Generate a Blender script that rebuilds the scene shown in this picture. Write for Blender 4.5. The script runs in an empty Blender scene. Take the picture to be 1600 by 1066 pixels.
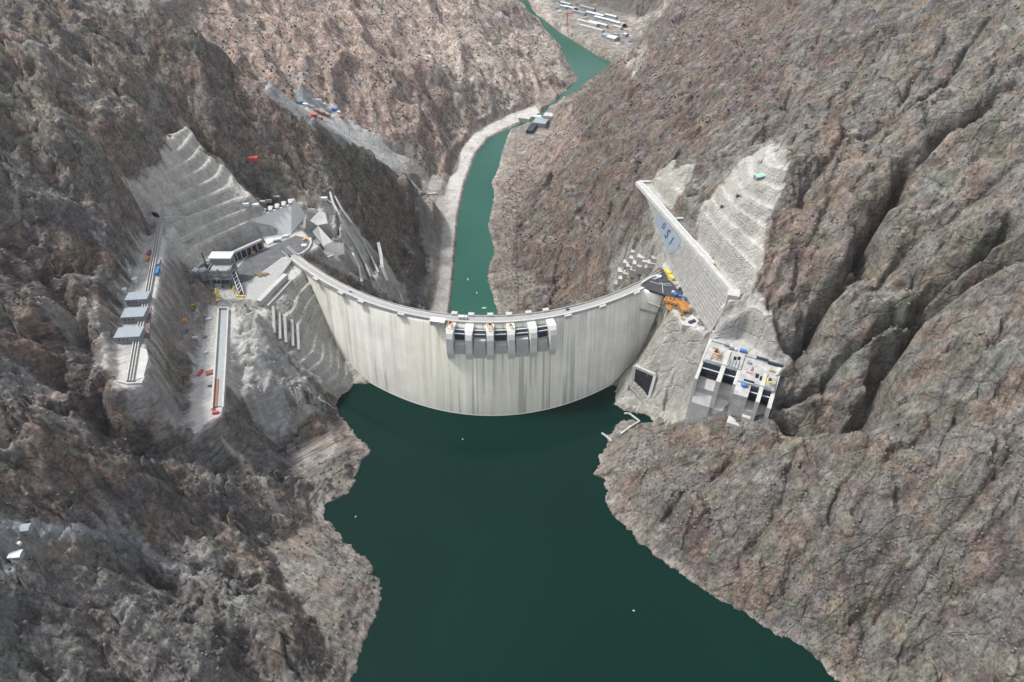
import bpy, bmesh, math, random
import numpy as np
from mathutils import Vector
random.seed(7)
SC = bpy.context.scene
COL = SC.collection
# ------------------------------------------------------------------ camera, world, sun
CAMZ, PITCH, FOC = 500.0, math.radians(40), 1067.0      # metres above the dam crest, downward pitch, focal length in photo pixels
cd = bpy.data.cameras.new('camera'); cam = bpy.data.objects.new('camera', cd); COL.objects.link(cam)
cam.location = (0, 0, CAMZ); cam.rotation_euler = (math.pi/2 - PITCH, 0, 0)
cd.sensor_width = 36; cd.lens = 24.0; cd.clip_start = 1; cd.clip_end = 20000
SC.camera = cam
SUN_EL, SUN_AZ = math.radians(56), math.radians(-72)     # azimuth measured from +Y towards +X
w = bpy.data.worlds.new('World'); SC.world = w; w.use_nodes = True
nt = w.node_tree; sky = nt.nodes.new('ShaderNodeTexSky'); sky.sky_type = 'NISHITA'; sky.sun_disc = False
sky.sun_elevation = SUN_EL; sky.sun_rotation = SUN_AZ; sky.altitude = 700; sky.dust_density = 3.0; sky.air_density = 0.8
hs = nt.nodes.new('ShaderNodeHueSaturation'); hs.inputs['Saturation'].default_value = .3      # thin high cloud whitens the sky
nt.links.new(sky.outputs[0], hs.inputs['Color']); nt.links.new(hs.outputs[0], nt.nodes['Background'].inputs[0]); nt.nodes['Background'].inputs[1].default_value = 0.15
sd = bpy.data.lights.new('sun', 'SUN'); so = bpy.data.objects.new('sun', sd); COL.objects.link(so)
sd.energy = 1.9; sd.angle = math.radians(7); sd.color = (1, .975, .94)
so.rotation_euler = Vector((math.sin(SUN_AZ)*math.cos(SUN_EL), math.cos(SUN_AZ)*math.cos(SUN_EL), math.sin(SUN_EL))).to_track_quat('Z', 'Y').to_euler()
SC.view_settings.view_transform = 'Standard'; SC.view_settings.look = 'None'
SC.view_settings.exposure = 1.14; SC.view_settings.gamma = 1

WATER, RIVER = -115.0, -215.0
cP, sP = math.cos(PITCH), math.sin(PITCH)
def P(px, py, z):
    """survey point: where the sight line through a photo pixel meets height z"""
    x = (px-800)/FOC; y = (533-py)/FOC
    s = (z-CAMZ)/(-sP + y*cP)
    return (x*s, (cP + y*sP)*s, z)
def P2(px, py, z): return P(px, py, z)[:2]
def project(p):
    x, y, z = p[0], p[1], p[2]-CAMZ
    d = y*cP - z*sP
    return 800+FOC*x/d, 533-FOC*(y*sP+z*cP)/d

# ------------------------------------------------------------------ dam curves (plan), fitted in metres
crest_px = [(465.5,399),(500,424.5),(545,450),(590,469.6),(635,483),(695,492),(740,495),(785,496.6),(830,492),(899.5,480),(916,471.5),(972.6,449),(1029,430.7)]
wl_px = [(572,594),(602,612),(650,630),(695,643.7),(770,650),(830,644),(900,627),(958.5,600)]
cw = np.array([P2(a, b, 0) for a, b in crest_px]); ww = np.array([P2(a, b, WATER) for a, b in wl_px])
CX = -20.0
def fit(pts, deg):
    u = (pts[:, 0]-CX)/250; A = np.stack([u**k for k in deg], 1)
    c = np.linalg.lstsq(A, pts[:, 1], rcond=None)[0]
    return lambda x: sum(ck*((x-CX)/250)**k for ck, k in zip(c, deg))
crest_y = fit(cw, (0, 1, 2, 4))          # downstream edge of the crest road
water_y = fit(ww, (0, 1, 2))             # face at water level
CREST_W = 11.0
def crest_w(x):
    t = np.clip((x-158)/36, 0, 1); return CREST_W+34*t*t*(3-2*t)
def face_y(x, z):
    """upstream face of the double-curved arch"""
    t = min(max(-z/-WATER, 0), 2.2) if np.isscalar(z) else np.clip(-z/-WATER, 0, 2.2)
    y0 = crest_y(x)-crest_w(x); y1 = water_y(x)
    y1 = np.minimum(y1, y0-2)
    return y0 + (y1-y0)*(1-(1-np.minimum(t, 1.3)/1.3)**1.6)/(1-(1-1/1.3)**1.6)
def on_face(px, py):
    lo, hi = -140.0, 0.0
    f = lambda z: P(px, py, z)[1] - face_y(P(px, py, z)[0], z)
    for _ in range(40):
        m = (lo+hi)/2
        if f(m) > 0: hi, lo = hi, m
        else: hi = m
    return (lo+hi)/2

# ------------------------------------------------------------------ terrain survey points
shoreL = [(553,601),(540,612),(530,622),(524,634),(530,648),(545,668),(560,683),(575,696),(577,706),(566,722),(556,738),(553,757),(545,770),(520,783),(507,790),(504,808),(520,822),(540,845),(553,860),(570,868),(580,882),(590,903),(597,915),(594,940),(586,965),(577,985),(570,1005),(560,1030),(548,1066),(535,1110)]
shoreR = [(965,604),(962,616),(958,632),(975,640),(995,646),(1012,648),(1022,660),(1003,660),(985,655),(972,656),(960,668),(950,682),(945,700),(936,715),(935,730),(928,742),(945,752),(950,770),(947,790),(962,810),(985,828),(1000,850),(1040,880),(1075,905),(1120,935),(1160,955),(1210,990),(1250,1005),(1310,1066),(1350,1110)]
rivL = [(690,492),(697,460),(703,420),(711,340),(721,290),(739,240),(759,215),(799,195),(838,180),(866,158)]
rivR = [(778,492),(772,470),(762,440),(764,420),(772,395),(768,375),(762,355),(768,325),(772,300),(768,285),(780,260),(785,235),(797,203),(850,182),(866,163)]
farL = [(810,0),(830,22),(850,43),(876,72),(887,98),(905,124)]
farR = [(825,0),(839,23),(876,40),(910,60),(936,78),(962,90),(930,128)]
pts = [P(a, b, WATER) for a, b in shoreL+shoreR]
pts += [P(a, b, RIVER) for a, b in rivL+rivR+farL+farR]
pts += [P(*t) for t in [
 # ridge above the left abutment and its far side valley
 (230,0,240),(300,57,190),(350,108,160),(398,138,135),(427,155,115),(480,186,75),(520,209,40),(553,234,0),(581,251,-30),(612,260,-60),(638,285,-90),(663,310,-125),
 (430,152,-20),(500,172,-55),(500,190,-62),(560,205,-100),(620,243,-150),(665,275,-190),(690,300,-212),(680,285,-212),(660,230,-140),(600,180,-85),(450,120,-5),
 (720,235,-200),(740,205,-205),(400,0,60),(300,0,100),(560,0,-10),(500,90,0),(600,100,-30),(700,100,-70),(700,0,-70),(800,0,-120),(800,100,-130),(860,120,-180),(760,160,-170),(650,170,-90),
 (840,0,-195),(870,10,-200),(950,40,-195),(935,60,-203),(960,72,-205),(985,45,-190),(1000,15,-170),(1050,0,-110),(930,0,-170),(880,125,-195),(800,170,-200),
 # left mountain
 (0,0,270),(0,100,240),(0,200,205),(0,300,180),(0,400,150),(0,500,125),(100,100,228),(200,100,205),(150,0,245),(100,200,200),(100,300,168),(100,400,135),(90,500,108),
 (200,200,165),(200,280,130),(230,330,88),(290,195,130),(330,270,85),(250,250,120),(390,290,70),(340,180,120),(400,200,95),(440,250,50),(480,290,15),(560,300,-50),(600,350,-110),(640,400,-165),
 (410,310,25),(470,310,5),(500,385,-8),(520,375,-15),(485,395,-6),
 (245,345,62),(232,420,60),(218,500,60),(205,590,60),(205,600,52),(180,560,72),(190,470,72),(160,600,75),
 (290,380,35),(280,450,22),(270,520,15),(270,600,0),(290,650,-12),(310,440,5),
 (345,480,-8),(335,570,-8),(320,660,-10),(355,560,-12),(350,640,-14),(300,560,2),
 (380,430,0),(430,400,0),(460,370,0),(470,345,0),(400,350,20),(440,440,0),(440,345,5),(340,440,0),
 (400,500,-10),(420,560,-32),(430,660,-62),(380,600,-25),(450,600,-52),(360,680,-32),(450,700,-72),(470,650,-70),(510,690,-95),(500,640,-92),
 (455,470,-8),(475,520,-38),(500,560,-62),(530,590,-90),
 (0,1066,20),(0,850,60),(0,700,92),(200,850,0),(200,1000,-10),(400,1000,-65),(400,850,-60),(480,850,-95),(300,750,-18),(400,740,-55),(200,700,35),(100,600,82),(100,750,50),(100,900,25),(300,900,-35),(300,1040,-45),(500,950,-90),(100,1000,8),(480,1040,-95),(450,790,-80),
 # left bank downstream of the dam
 (500,410,-35),(540,400,-55),(520,340,-12),(520,305,0),(580,400,-85),(560,435,-75),(620,455,-150),(600,420,-115),(660,440,-195),(650,480,-190),(640,330,-130),(670,380,-195),(675,460,-207),
 # right mountain, downstream
 (1075,0,60),(1020,50,0),(960,90,-60),(915,130,-110),(870,175,-170),(842,200,-200),(885,152,-165),(900,138,-145),(872,164,-185),(900,200,-100),(850,300,-140),(950,250,-30),(1000,150,0),(1100,100,60),(1050,200,45),(820,260,-185),(810,400,-185),(870,440,-168),(900,350,-120),(950,400,-80),(940,320,-60),(860,470,-180),(1000,400,-25),(1000,345,5),(960,440,-95),(1000,430,-55),
 # right abutment
 (1000,290,40),(1040,335,40),(1080,380,40),(1145,455,40),(1190,260,130),(1250,230,150),(1100,230,85),(1060,265,58),(1150,320,98),(1130,270,100),(1200,400,82),(1160,430,58),
 (1025,440,0),(1060,460,0),(1075,480,0),(1040,500,-12),(1090,520,-5),(1110,500,15),(1060,560,-45),(1000,600,-88),(985,580,-85),(1060,620,-80),(1020,635,-105),(970,605,-108),
 (1120,540,0),(1215,575,2),(1088,642,-52),(1122,654,-43),(1150,658,-36),(1176,658,-30),(1200,646,-22),(1170,510,30),(1240,560,20),(1230,620,0),
 (1200,100,125),(1200,0,135),(1400,0,225),(1600,0,280),(1400,100,198),(1400,200,172),(1600,100,240),(1600,200,212),(1600,300,182),(1600,400,150),(1400,300,138),(1400,400,105),(1300,400,98),(1300,500,48),(1300,300,122),(1300,200,150),(1300,100,165),(1400,500,70),
 (1350,640,15),(1300,640,-5),(1450,560,60),(1300,700,2),(1500,600,90),(1600,550,118),(1600,700,80),(1600,850,30),(1600,1000,-10),(1400,900,-40),(1200,850,-62),(1100,750,-62),(1200,750,-30),(1400,800,0),(1190,690,-24),(1100,682,-58),(1500,1000,-50),(1300,950,-75),(1150,880,-85),(1050,780,-80),(1000,740,-90),(1040,690,-85),(1450,700,45),(1600,1066,-30),(1070,660,-80)]]
for a, b in [(480,430),(500,480),(520,530),(545,570)]: z = on_face(a, b); x, y, _ = P(a, b, z); pts.append((x, y-3, z))
for a, b in [(1036,470),(1020,520),(995,565)]: z = on_face(a, b); x, y, _ = P(a, b, z); pts.append((x, y-3, z))
# unseen ground: valley floors, backs of ridges, margins (metres)
pts += [(-20,560,-175),(-20,450,-175),(0,300,-175),(40,150,-175),(60,0,-175),(-60,520,-160),(20,520,-165),(-120,620,-150),(100,620,-150),(-60,620,-180),(40,620,-180),
 (-30,900,-232),(-20,1000,-232),(-25,1150,-232),(-20,1300,-232),(0,1450,-228),(40,1650,-228),(80,1780,-228),(165,2000,-228),(240,2180,-228),(200,2350,-228),(140,2550,-228),(60,2800,-225),
 (-20,760,-215),(-20,800,-225),(-150,800,-150),(120,800,-170),(60,790,-215),(-100,830,-200),
 (-620,1400,40),(-700,1250,120),(-560,1250,60),(-330,1230,-60),(-230,1260,-130),
 (330,1900,-150),(400,2050,-185),(300,1950,-190),(480,2100,-90),(600,1900,60),(520,1750,80),(700,1500,220),(800,1100,330),(800,700,340),(700,400,300),(650,100,200),(450,0,60),(300,50,-60),
 (-450,0,90),(-250,50,-50),(-700,200,260),(-800,500,330),(-850,900,350),(-900,1300,250),(-1000,1800,260),(-800,2300,200),(-500,2800,150),(-200,3000,60),(0,3300,100),(400,3000,0),(300,2800,-150),(700,2600,60),(1000,2200,250),(1000,1500,350),(-1300,600,450),(1300,600,450),(-1300,0,400),(1300,0,400),(0,3700,250),(1300,3600,350),(-1300,3600,350),(1300,2500,350),(-1300,2500,350)]
pts = np.array(pts, float)
def rbf(pts):
    x = pts[:, :2]; D = np.hypot(*(x[:, None]-x[None]).transpose(2, 0, 1)); n = len(x)
    K = np.zeros((n+3, n+3)); K[:n, :n] = D; K[:n, :n] -= np.eye(n)*0.5
    Q = np.c_[np.ones(n), x/500]; K[:n, n:] = Q; K[n:, :n] = Q.T
    c = np.linalg.solve(K, np.r_[pts[:, 2], 0, 0, 0])
    def f(X, Y):
        out = np.empty(X.size); Xf = X.ravel(); Yf = Y.ravel()
        for i in range(0, X.size, 20000):
            a = Xf[i:i+20000]; b = Yf[i:i+20000]
            d = np.sqrt((a[:, None]-x[None, :, 0])**2 + (b[:, None]-x[None, :, 1])**2)
            out[i:i+20000] = d@c[:n] + c[n] + c[n+1]*a/500 + c[n+2]*b/500
        return out.reshape(X.shape)
    return f
GS = 5.0; GX = np.arange(-1300, 1301, GS); GY = np.arange(-20, 3701, GS)
def bil(G, X, Y, gx0=GX[0], gy0=GY[0], gs=GS):
    u = np.clip((X-gx0)/gs, 0, G.shape[1]-1.001); v = np.clip((Y-gy0)/gs, 0, G.shape[0]-1.001)
    i = u.astype(int); j = v.astype(int); a = u-i; b = v-j
    a = a*a*(3-2*a)*.35+a*.65; b = b*b*(3-2*b)*.35+b*.65
    return (G[j, i]*(1-a)+G[j, i+1]*a)*(1-b)+(G[j+1, i]*(1-a)+G[j+1, i+1]*a)*b
# --- vectorised gradient noise
_rs = np.random.RandomState(11); _perm = _rs.permutation(4096); _ang = _rs.rand(4096)*2*np.pi
def gn(X, Y, seed=0):
    xi = np.floor(X).astype(np.int64); yi = np.floor(Y).astype(np.int64); fx = X-xi; fy = Y-yi
    u = fx**3*(fx*(fx*6-15)+10); v = fy**3*(fy*(fy*6-15)+10)
    def g(dx, dy):
        h = _perm[(_perm[(xi+dx+seed*131) & 4095]+yi+dy) & 4095]; a = _ang[h]
        return np.cos(a)*(fx-dx)+np.sin(a)*(fy-dy)
    return ((g(0,0)*(1-u)+g(1,0)*u)*(1-v)+(g(0,1)*(1-u)+g(1,1)*u)*v)*1.5
def ridged(X, Y, L, octs, seed=0, gain=.5, sharp=1.0):
    s = 0; a = 1; t = 0; wgt = 1
    for o in range(octs):
        n = (1-np.abs(gn(X/L+o*17.3, Y/L-o*9.1, seed+o))*1.6); n = np.clip(n, 0, 1)**(1+sharp)
        s = s+a*n*wgt; wgt = np.clip(n*1.6, .25, 1); t += a; a *= gain; L *= .5
    return s/t
def fbm(X, Y, L, octs, seed=0, gain=.5):
    s = 0; a = 1; t = 0
    for o in range(octs):
        s = s+a*gn(X/L+o*5.7, Y/L+o*3.3, seed+o); t += a; a *= gain; L *= .5
    return s/t
def rot(X, Y, deg, sx, sy):
    c, s = math.cos(math.radians(deg)), math.sin(math.radians(deg))
    return (X*c+Y*s)/sx, (-X*s+Y*c)/sy
def smooth(a, lo, hi):
    t = np.clip((a-lo)/(hi-lo), 0, 1); return t*t*(3-2*t)
def seg_dist(X, Y, poly, closed=True):
    d = np.full(X.shape, 1e9); n = len(poly)
    for k in range(n if closed else n-1):
        ax, ay = poly[k]; bx, by = poly[(k+1) % n]
        L2 = (bx-ax)**2+(by-ay)**2+1e-9
        t = np.clip(((X-ax)*(bx-ax)+(Y-ay)*(by-ay))/L2, 0, 1)
        d = np.minimum(d, np.hypot(X-ax-t*(bx-ax), Y-ay-t*(by-ay)))
    return d
def inside(X, Y, poly):
    r = np.zeros(X.shape, bool); n = len(poly)
    for k in range(n):
        ax, ay = poly[k]; bx, by = poly[(k+1) % n]
        c = ((ay > Y) != (by > Y)) & (X < (bx-ax)*(Y-ay)/((by-ay) if by != ay else 1e-9)+ax)
        r ^= c
    return r
def sdist(X, Y, poly):
    d = seg_dist(X, Y, poly); return np.where(inside(X, Y, poly), -d, d)
def zone(X, Y, poly, soft):
    """1 inside the polygon, fading to 0 over soft metres outside"""
    out = np.zeros(X.shape); p = np.array(poly)
    m = (X > p[:,0].min()-soft) & (X < p[:,0].max()+soft) & (Y > p[:,1].min()-soft) & (Y < p[:,1].max()+soft)
    if m.any(): out[m] = 1-smooth(sdist(X[m], Y[m], poly), 0, soft)
    return out
# --- coarse field and drainage carving
CG = 10.0; cgx = np.arange(-1300, 1311, CG); cgy = np.arange(-20, 3711, CG)
C0 = rbf(pts)(*np.meshgrid(cgx, cgy))
XG, YG = np.meshgrid(GX, GY)
def up(X, Y): return bil(C0, X, Y, cgx[0], cgy[0], CG)
H0 = up(XG, YG)
for _ in range(2):
    H0[1:-1, 1:-1] = (H0[1:-1, 1:-1]*4+H0[:-2, 1:-1]+H0[2:, 1:-1]+H0[1:-1, :-2]+H0[1:-1, 2:])/8
# ground that stays near its survey height
quiet_polys = []; cutM_px = [(418,480),(450,415),(462,408),(500,490),(562,592),(520,600),(478,570),(440,540)]                                # (polygon, height or None)
def WP(lst, z): return [P2(a, b, z) for a, b in lst]
flat_left_strip = WP([(236,352),(262,352),(240,470),(226,540),(222,600),(190,604),(188,540),(196,470),(214,420)], 60)
flat_mid_strip = WP([(330,478),(356,474),(352,600),(345,650),(308,676),(302,650),(312,600),(318,540)], -8)
flat_plaza = WP([(330,440),(350,405),(402,378),(470,360),(497,385),(462,402),(400,468),(345,466)], 0)
flat_powder = WP([(395,345),(450,318),(505,318),(500,345),(462,375),(410,390)], 6)
flat_right = WP([(1003,436),(1040,414),(1080,470),(1098,500),(1112,520),(1085,515),(1055,492),(1040,455)], 0)
flat_intake = WP([(1112,530),(1160,530),(1222,572),(1205,590),(1150,560),(1100,560)], 0)
flat_road = WP([(672,494),(697,494),(703,440),(711,340),(721,290),(739,240),(759,215),(799,195),(843,176),(836,166),(780,186),(745,206),(722,232),(700,290),(695,310),(672,305),(655,296),(650,300),(690,330),(690,380),(686,440)], -211)
flat_site = WP([(432,158),(455,150),(520,160),(545,190),(500,200)], -58)
flat_plant = WP([(842,5),(870,-12),(975,22),(1000,60),(980,82),(950,82),(880,40)], -196)
bench_top = WP([(994,283),(1006,281),(1152,452),(1138,464)], 40)
wallroad = None
flats = [(flat_left_strip, 60, 15), (flat_mid_strip, -8, 14), (flat_plaza, 0, 10), (flat_right, 0, 9), (flat_intake, -1, 8), (flat_road, -211, 14), (flat_plant, -196, 40), (WP([(996,279),(1012,279),(1156,446),(1160,462),(1140,470),(1134,450)], 40), 38.5, 5)]
def GC(px, py):
    x = (px-800)/FOC; yy = (533-py)/FOC; d = np.array([x, cP+yy*sP, -sP+yy*cP]); t = np.arange(250, 5200, 2.0)
    hit = CAMZ+d[2]*t < up(d[0]*t, d[1]*t); k = int(np.argmax(hit)); return (float(d[0]*t[k]), float(d[1]*t[k]))
cutL = [GC(*p) for p in [(290,190),(318,240),(352,262),(385,300),(402,320),(412,352),(402,385),(345,405),(290,420),(240,335),(205,300),(210,250),(262,262)]]
cutR = [GC(*p) for p in [(1085,360),(1175,240),(1215,225),(1230,250),(1200,340),(1190,380),(1170,450),(1150,458)]]
cutM = [GC(*p) for p in cutM_px]; valley_road = [GC(*p) for p in [(436,160),(480,163),(545,196),(620,240),(690,288),(690,300),(650,290),(600,257),(540,218),(480,192)]]
def shore_dist(X, Y):
    d = np.full(X.shape, 1e9)
    for l, z in ((shoreL, WATER), (shoreR, WATER), (rivL, RIVER), (rivR, RIVER), (farL, RIVER), (farR, RIVER)):
        d = np.minimum(d, seg_dist(X, Y, [P2(a, b, z) for a, b in l], False))
    return d
SD = shore_dist(XG, YG)
ravines = [  # (survey pixels down the line, depth, half width)
 ([(0,150),(60,230),(120,300),(180,370),(225,420)], 34, 20), ([(60,0),(130,70),(200,120),(270,165),(330,212),(380,258),(425,305)], 34, 16),
 ([(0,330),(60,400),(110,470),(130,520)], 22, 14), ([(60,520),(130,590),(200,650),(300,760),(400,820),(480,835)], 26, 16), ([(0,680),(90,760),(200,850),(330,950),(400,1066)], 22, 15),
 ([(0,920),(120,960),(220,1066)], 16, 12), ([(150,560),(240,640),(330,720),(440,800)], 18, 11), ([(300,860),(420,900),(520,960),(560,1030)], 14, 10),
 ([(1600,100),(1480,190),(1420,260),(1380,330),(1340,400),(1260,500),(1218,575)], 38, 13), ([(1600,385),(1540,410),(1470,445),(1400,550),(1350,645),(1240,645)], 46, 14),
 ([(1600,330),(1500,400),(1430,470),(1330,540),(1240,600)], 30, 10), ([(1310,0),(1270,80),(1235,150),(1180,215)], 14, 9), ([(1570,0),(1500,90),(1440,150),(1320,215),(1250,300)], 24, 9),
 ([(1250,690),(1230,770),(1190,830),(1130,890)], 14, 6), ([(1600,480),(1480,620),(1400,700),(1340,800)], 16, 9), ([(1600,700),(1500,800),(1420,900),(1350,1000)], 12, 8),
 ([(1400,40),(1330,120),(1290,200)], 12, 7), ([(1600,240),(1520,300),(1440,350),(1370,440),(1290,520)], 16, 7), ([(1480,60),(1400,170),(1370,250),(1330,300)], 14, 6), ([(1560,560),(1490,660),(1460,760)], 12, 6), ([(1380,660),(1320,760),(1290,860),(1230,930)], 12, 6), ([(1130,30),(1200,90),(1230,150)], 10, 6), ([(1320,230),(1290,330),(1240,430)], 12, 6), ([(1500,150),(1450,260),(1350,330)], 12, 7), ([(1150,690),(1100,760),(1030,820)], 10, 6), ([(1600,880),(1500,940),(1430,1040)], 10, 7),
 ([(560,0),(640,90),(700,190),(722,215)], 26, 22), ([(470,0),(500,80),(515,150)], 20, 18), ([(600,60),(650,150),(690,250)], 16, 14), ([(400,0),(420,60),(455,130)], 16, 15), ([(680,0),(740,80),(770,150)], 14, 18), ([(520,120),(580,180),(650,240)], 14, 12),
 ([(1180,60),(1080,150),(990,260),(950,330),(880,440)], 16, 14), ([(1120,40),(1000,140),(900,240),(810,330)], 14, 14), ([(480,200),(520,260),(560,310),(620,380),(650,450)], 16, 9), ([(370,130),(430,200),(480,270)], 16, 12), ([(663,300),(648,350),(662,378),(668,400),(650,440),(648,475)], 12, 5)]
ravines = [([GC(*p) for p in l], (d if d >= 30 or l[0][0] < 1000 else d*.42), (w if d >= 30 or l[0][0] < 1000 else w*.8)) for l, d, w in ravines]
def cleft(X, Y):
    out = np.zeros(X.shape)
    for l, d, w in ravines:
        rt = l[0][0] > 60; p = np.array(l); mg = 5*w
        m_ = (X > p[:,0].min()-mg) & (X < p[:,0].max()+mg) & (Y > p[:,1].min()-mg) & (Y < p[:,1].max()+mg)
        if not m_.any(): continue
        x = X[m_]; y = Y[m_]; dd = seg_dist(x+9*gn(x/40, y/40, 201)+3*gn(x/13, y/13, 203), y+9*gn(x/40, y/40, 202)+3*gn(x/13, y/13, 204), l, False)
        k = .75+.8*gn(x/60, y/60, 205)
        prof = (.7*np.clip(1-dd/(2.6*w), 0, 1)**1.5+(.9 if rt else .5)*np.clip(1-dd/(.8*w), 0, 1))*d*k*(1.35 if rt else 1)
        out[m_] = np.maximum(out[m_], prof)
    return out
def quiet(X, Y):
    q = np.zeros(X.shape)
    for p, z, s in flats: q = np.maximum(q, zone(X, Y, p, s+14))
    q = np.maximum(q, .9*zone(X, Y, valley_road, 12))
    for p in (cutL, cutR, cutM): q = np.maximum(q, .93*zone(X, Y, p, 15))
    return q
QG = quiet(XG, YG)
damz = zone(XG, YG, [P2(440,400,0),P2(570,620,WATER),P2(960,620,WATER),P2(1060,440,0),P2(1060,425,0),P2(460,385,0)], 25)
free = (1-QG)*(1-damz)
dep = smooth(SD, 4, 60)
big = fbm(XG, YG, 190, 3, 3)*26 + (ridged(*rot(XG+40*gn(XG/170, YG/170, 5), YG+40*gn(XG/170, YG/170, 6), 30, 1, 2.2), 120, 4, 9)-.45)*(34+18*(XG < 0))
H1 = H0 + big*free*dep*smooth(np.abs(H0-WATER), 3, 25)*np.where(H0 < RIVER+2, 0, 1)
def carve(H, k, cap, rounds):
    n, m = H.shape
    offs = [(-1,-1),(-1,0),(-1,1),(0,-1),(0,1),(1,-1),(1,0),(1,1)]
    for r in range(rounds):
        Hp = np.pad(H, 1, mode='edge')+0; best = np.zeros(H.shape); rec = np.arange(n*m).reshape(n, m)
        idx = np.arange(n*m).reshape(n, m)
        for dy, dx in offs:
            nb = Hp[1+dy:1+dy+n, 1+dx:1+dx+m]; s = (H-nb)/(GS*math.hypot(dx, dy))
            better = s > best; best = np.where(better, s, best)
            tgt = np.clip(idx+dy*m+dx, 0, n*m-1); rec = np.where(better, tgt, rec)
        order = np.argsort(-H.ravel()); A = [1.0]*(n*m); rl = rec.ravel().tolist()
        for i in order.tolist():
            j = rl[i]
            if j != i: A[j] += A[i]
        A = np.array(A).reshape(n, m)
        slope = np.clip(best, 0, 1.5)
        d = np.minimum(k*np.sqrt(np.maximum(A-3, 0))*np.sqrt(slope), cap)
        d[:] = d*.6 + .4*(np.pad(d, 1, mode='edge')[:-2, 1:-1]+np.pad(d, 1, mode='edge')[2:, 1:-1]+np.pad(d, 1, mode='edge')[1:-1, :-2]+np.pad(d, 1, mode='edge')[1:-1, 2:])/4
        H = H - d*free*(.25+.75*dep)
        # talus relaxation
        for _ in range(2):
            Hp = np.pad(H, 1, mode='edge')
            av = (Hp[:-2, 1:-1]+Hp[2:, 1:-1]+Hp[1:-1, :-2]+Hp[1:-1, 2:])/4
            H = np.where(np.abs(av-H) > 2.2, H+(av-H)*.5, H)
    return H, A
H1, FA = carve(H1, .22, 3.2, 6)
# keep the ground inland of the shore above water, and beds below
HG = H1
cutprof = None
def terrace(h, step, base, frac=.34):
    """benches: steep faces with a level berm every step metres"""
    t = (h-base)/step; i = np.floor(t); f = t-i
    return base + (i+np.clip((f-frac)/(1-frac), 0, 1))*step
def facets(X, Y, L, seed):
    """angular rock blocks: every cell is a plane with its own tilt"""
    c, s = math.cos(.5), math.sin(.5); U = (X*c+Y*s)/L; V = (-X*s+Y*c)/L/1.6
    ui = np.floor(U).astype(np.int64); vi = np.floor(V).astype(np.int64); best = np.full(X.shape, 9.); out = np.zeros(X.shape)
    R = np.random.RandomState(seed).rand(5, 4096)
    for di in (-1, 0, 1):
        for dj in (-1, 0, 1):
            h = _perm[(_perm[(ui+di+seed) & 4095]+vi+dj) & 4095]
            cx = ui+di+R[0][h]; cy = vi+dj+R[1][h]; d = (U-cx)**2+(V-cy)**2; m_ = d < best
            best = np.where(m_, d, best); out = np.where(m_, (R[2][h]-.5)*.7+(U-cx)*(R[3][h]-.5)*1.5+(V-cy)*(R[4][h]-.5)*1.5, out)
    return out
POLY_RES = [P2(a, b, WATER) for a, b in shoreL]+[(-160,0),(300,0)]+[P2(a, b, WATER) for a, b in shoreR[::-1]]+[(0, 660)]
POLY_RIV = [P2(a, b, RIVER) for a, b in rivL]+[P2(a, b, RIVER) for a, b in farL[::-1]]+[P2(a, b, RIVER) for a, b in farR]+[P2(a, b, RIVER) for a, b in rivR[::-1]]
def banks(h, X, Y, poly, z, amp):
    p = np.array(poly); m_ = (X > p[:,0].min()-60) & (X < p[:,0].max()+60) & (Y > p[:,1].min()-60) & (Y < p[:,1].max()+60)
    if not m_.any(): return h
    x = X[m_]; y = Y[m_]; d = sdist(x, y, poly)+amp*(gn(x/9, y/9, 301)*2+gn(x/3.5, y/3.5, 302))
    hh = h[m_]; inn = np.minimum(hh, z-.3+np.minimum(d, 0)*.9); outv = np.maximum(hh, z+.3+np.clip(d, 0, 30)*.45)
    h = h.copy(); h[m_] = np.where(d < 0, inn, outv); return h
hillBR = [GC(*p) for p in [(1040,662),(1240,652),(1350,730),(1330,900),(1340,1040),(1200,970),(1050,870),(935,740)]]
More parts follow.
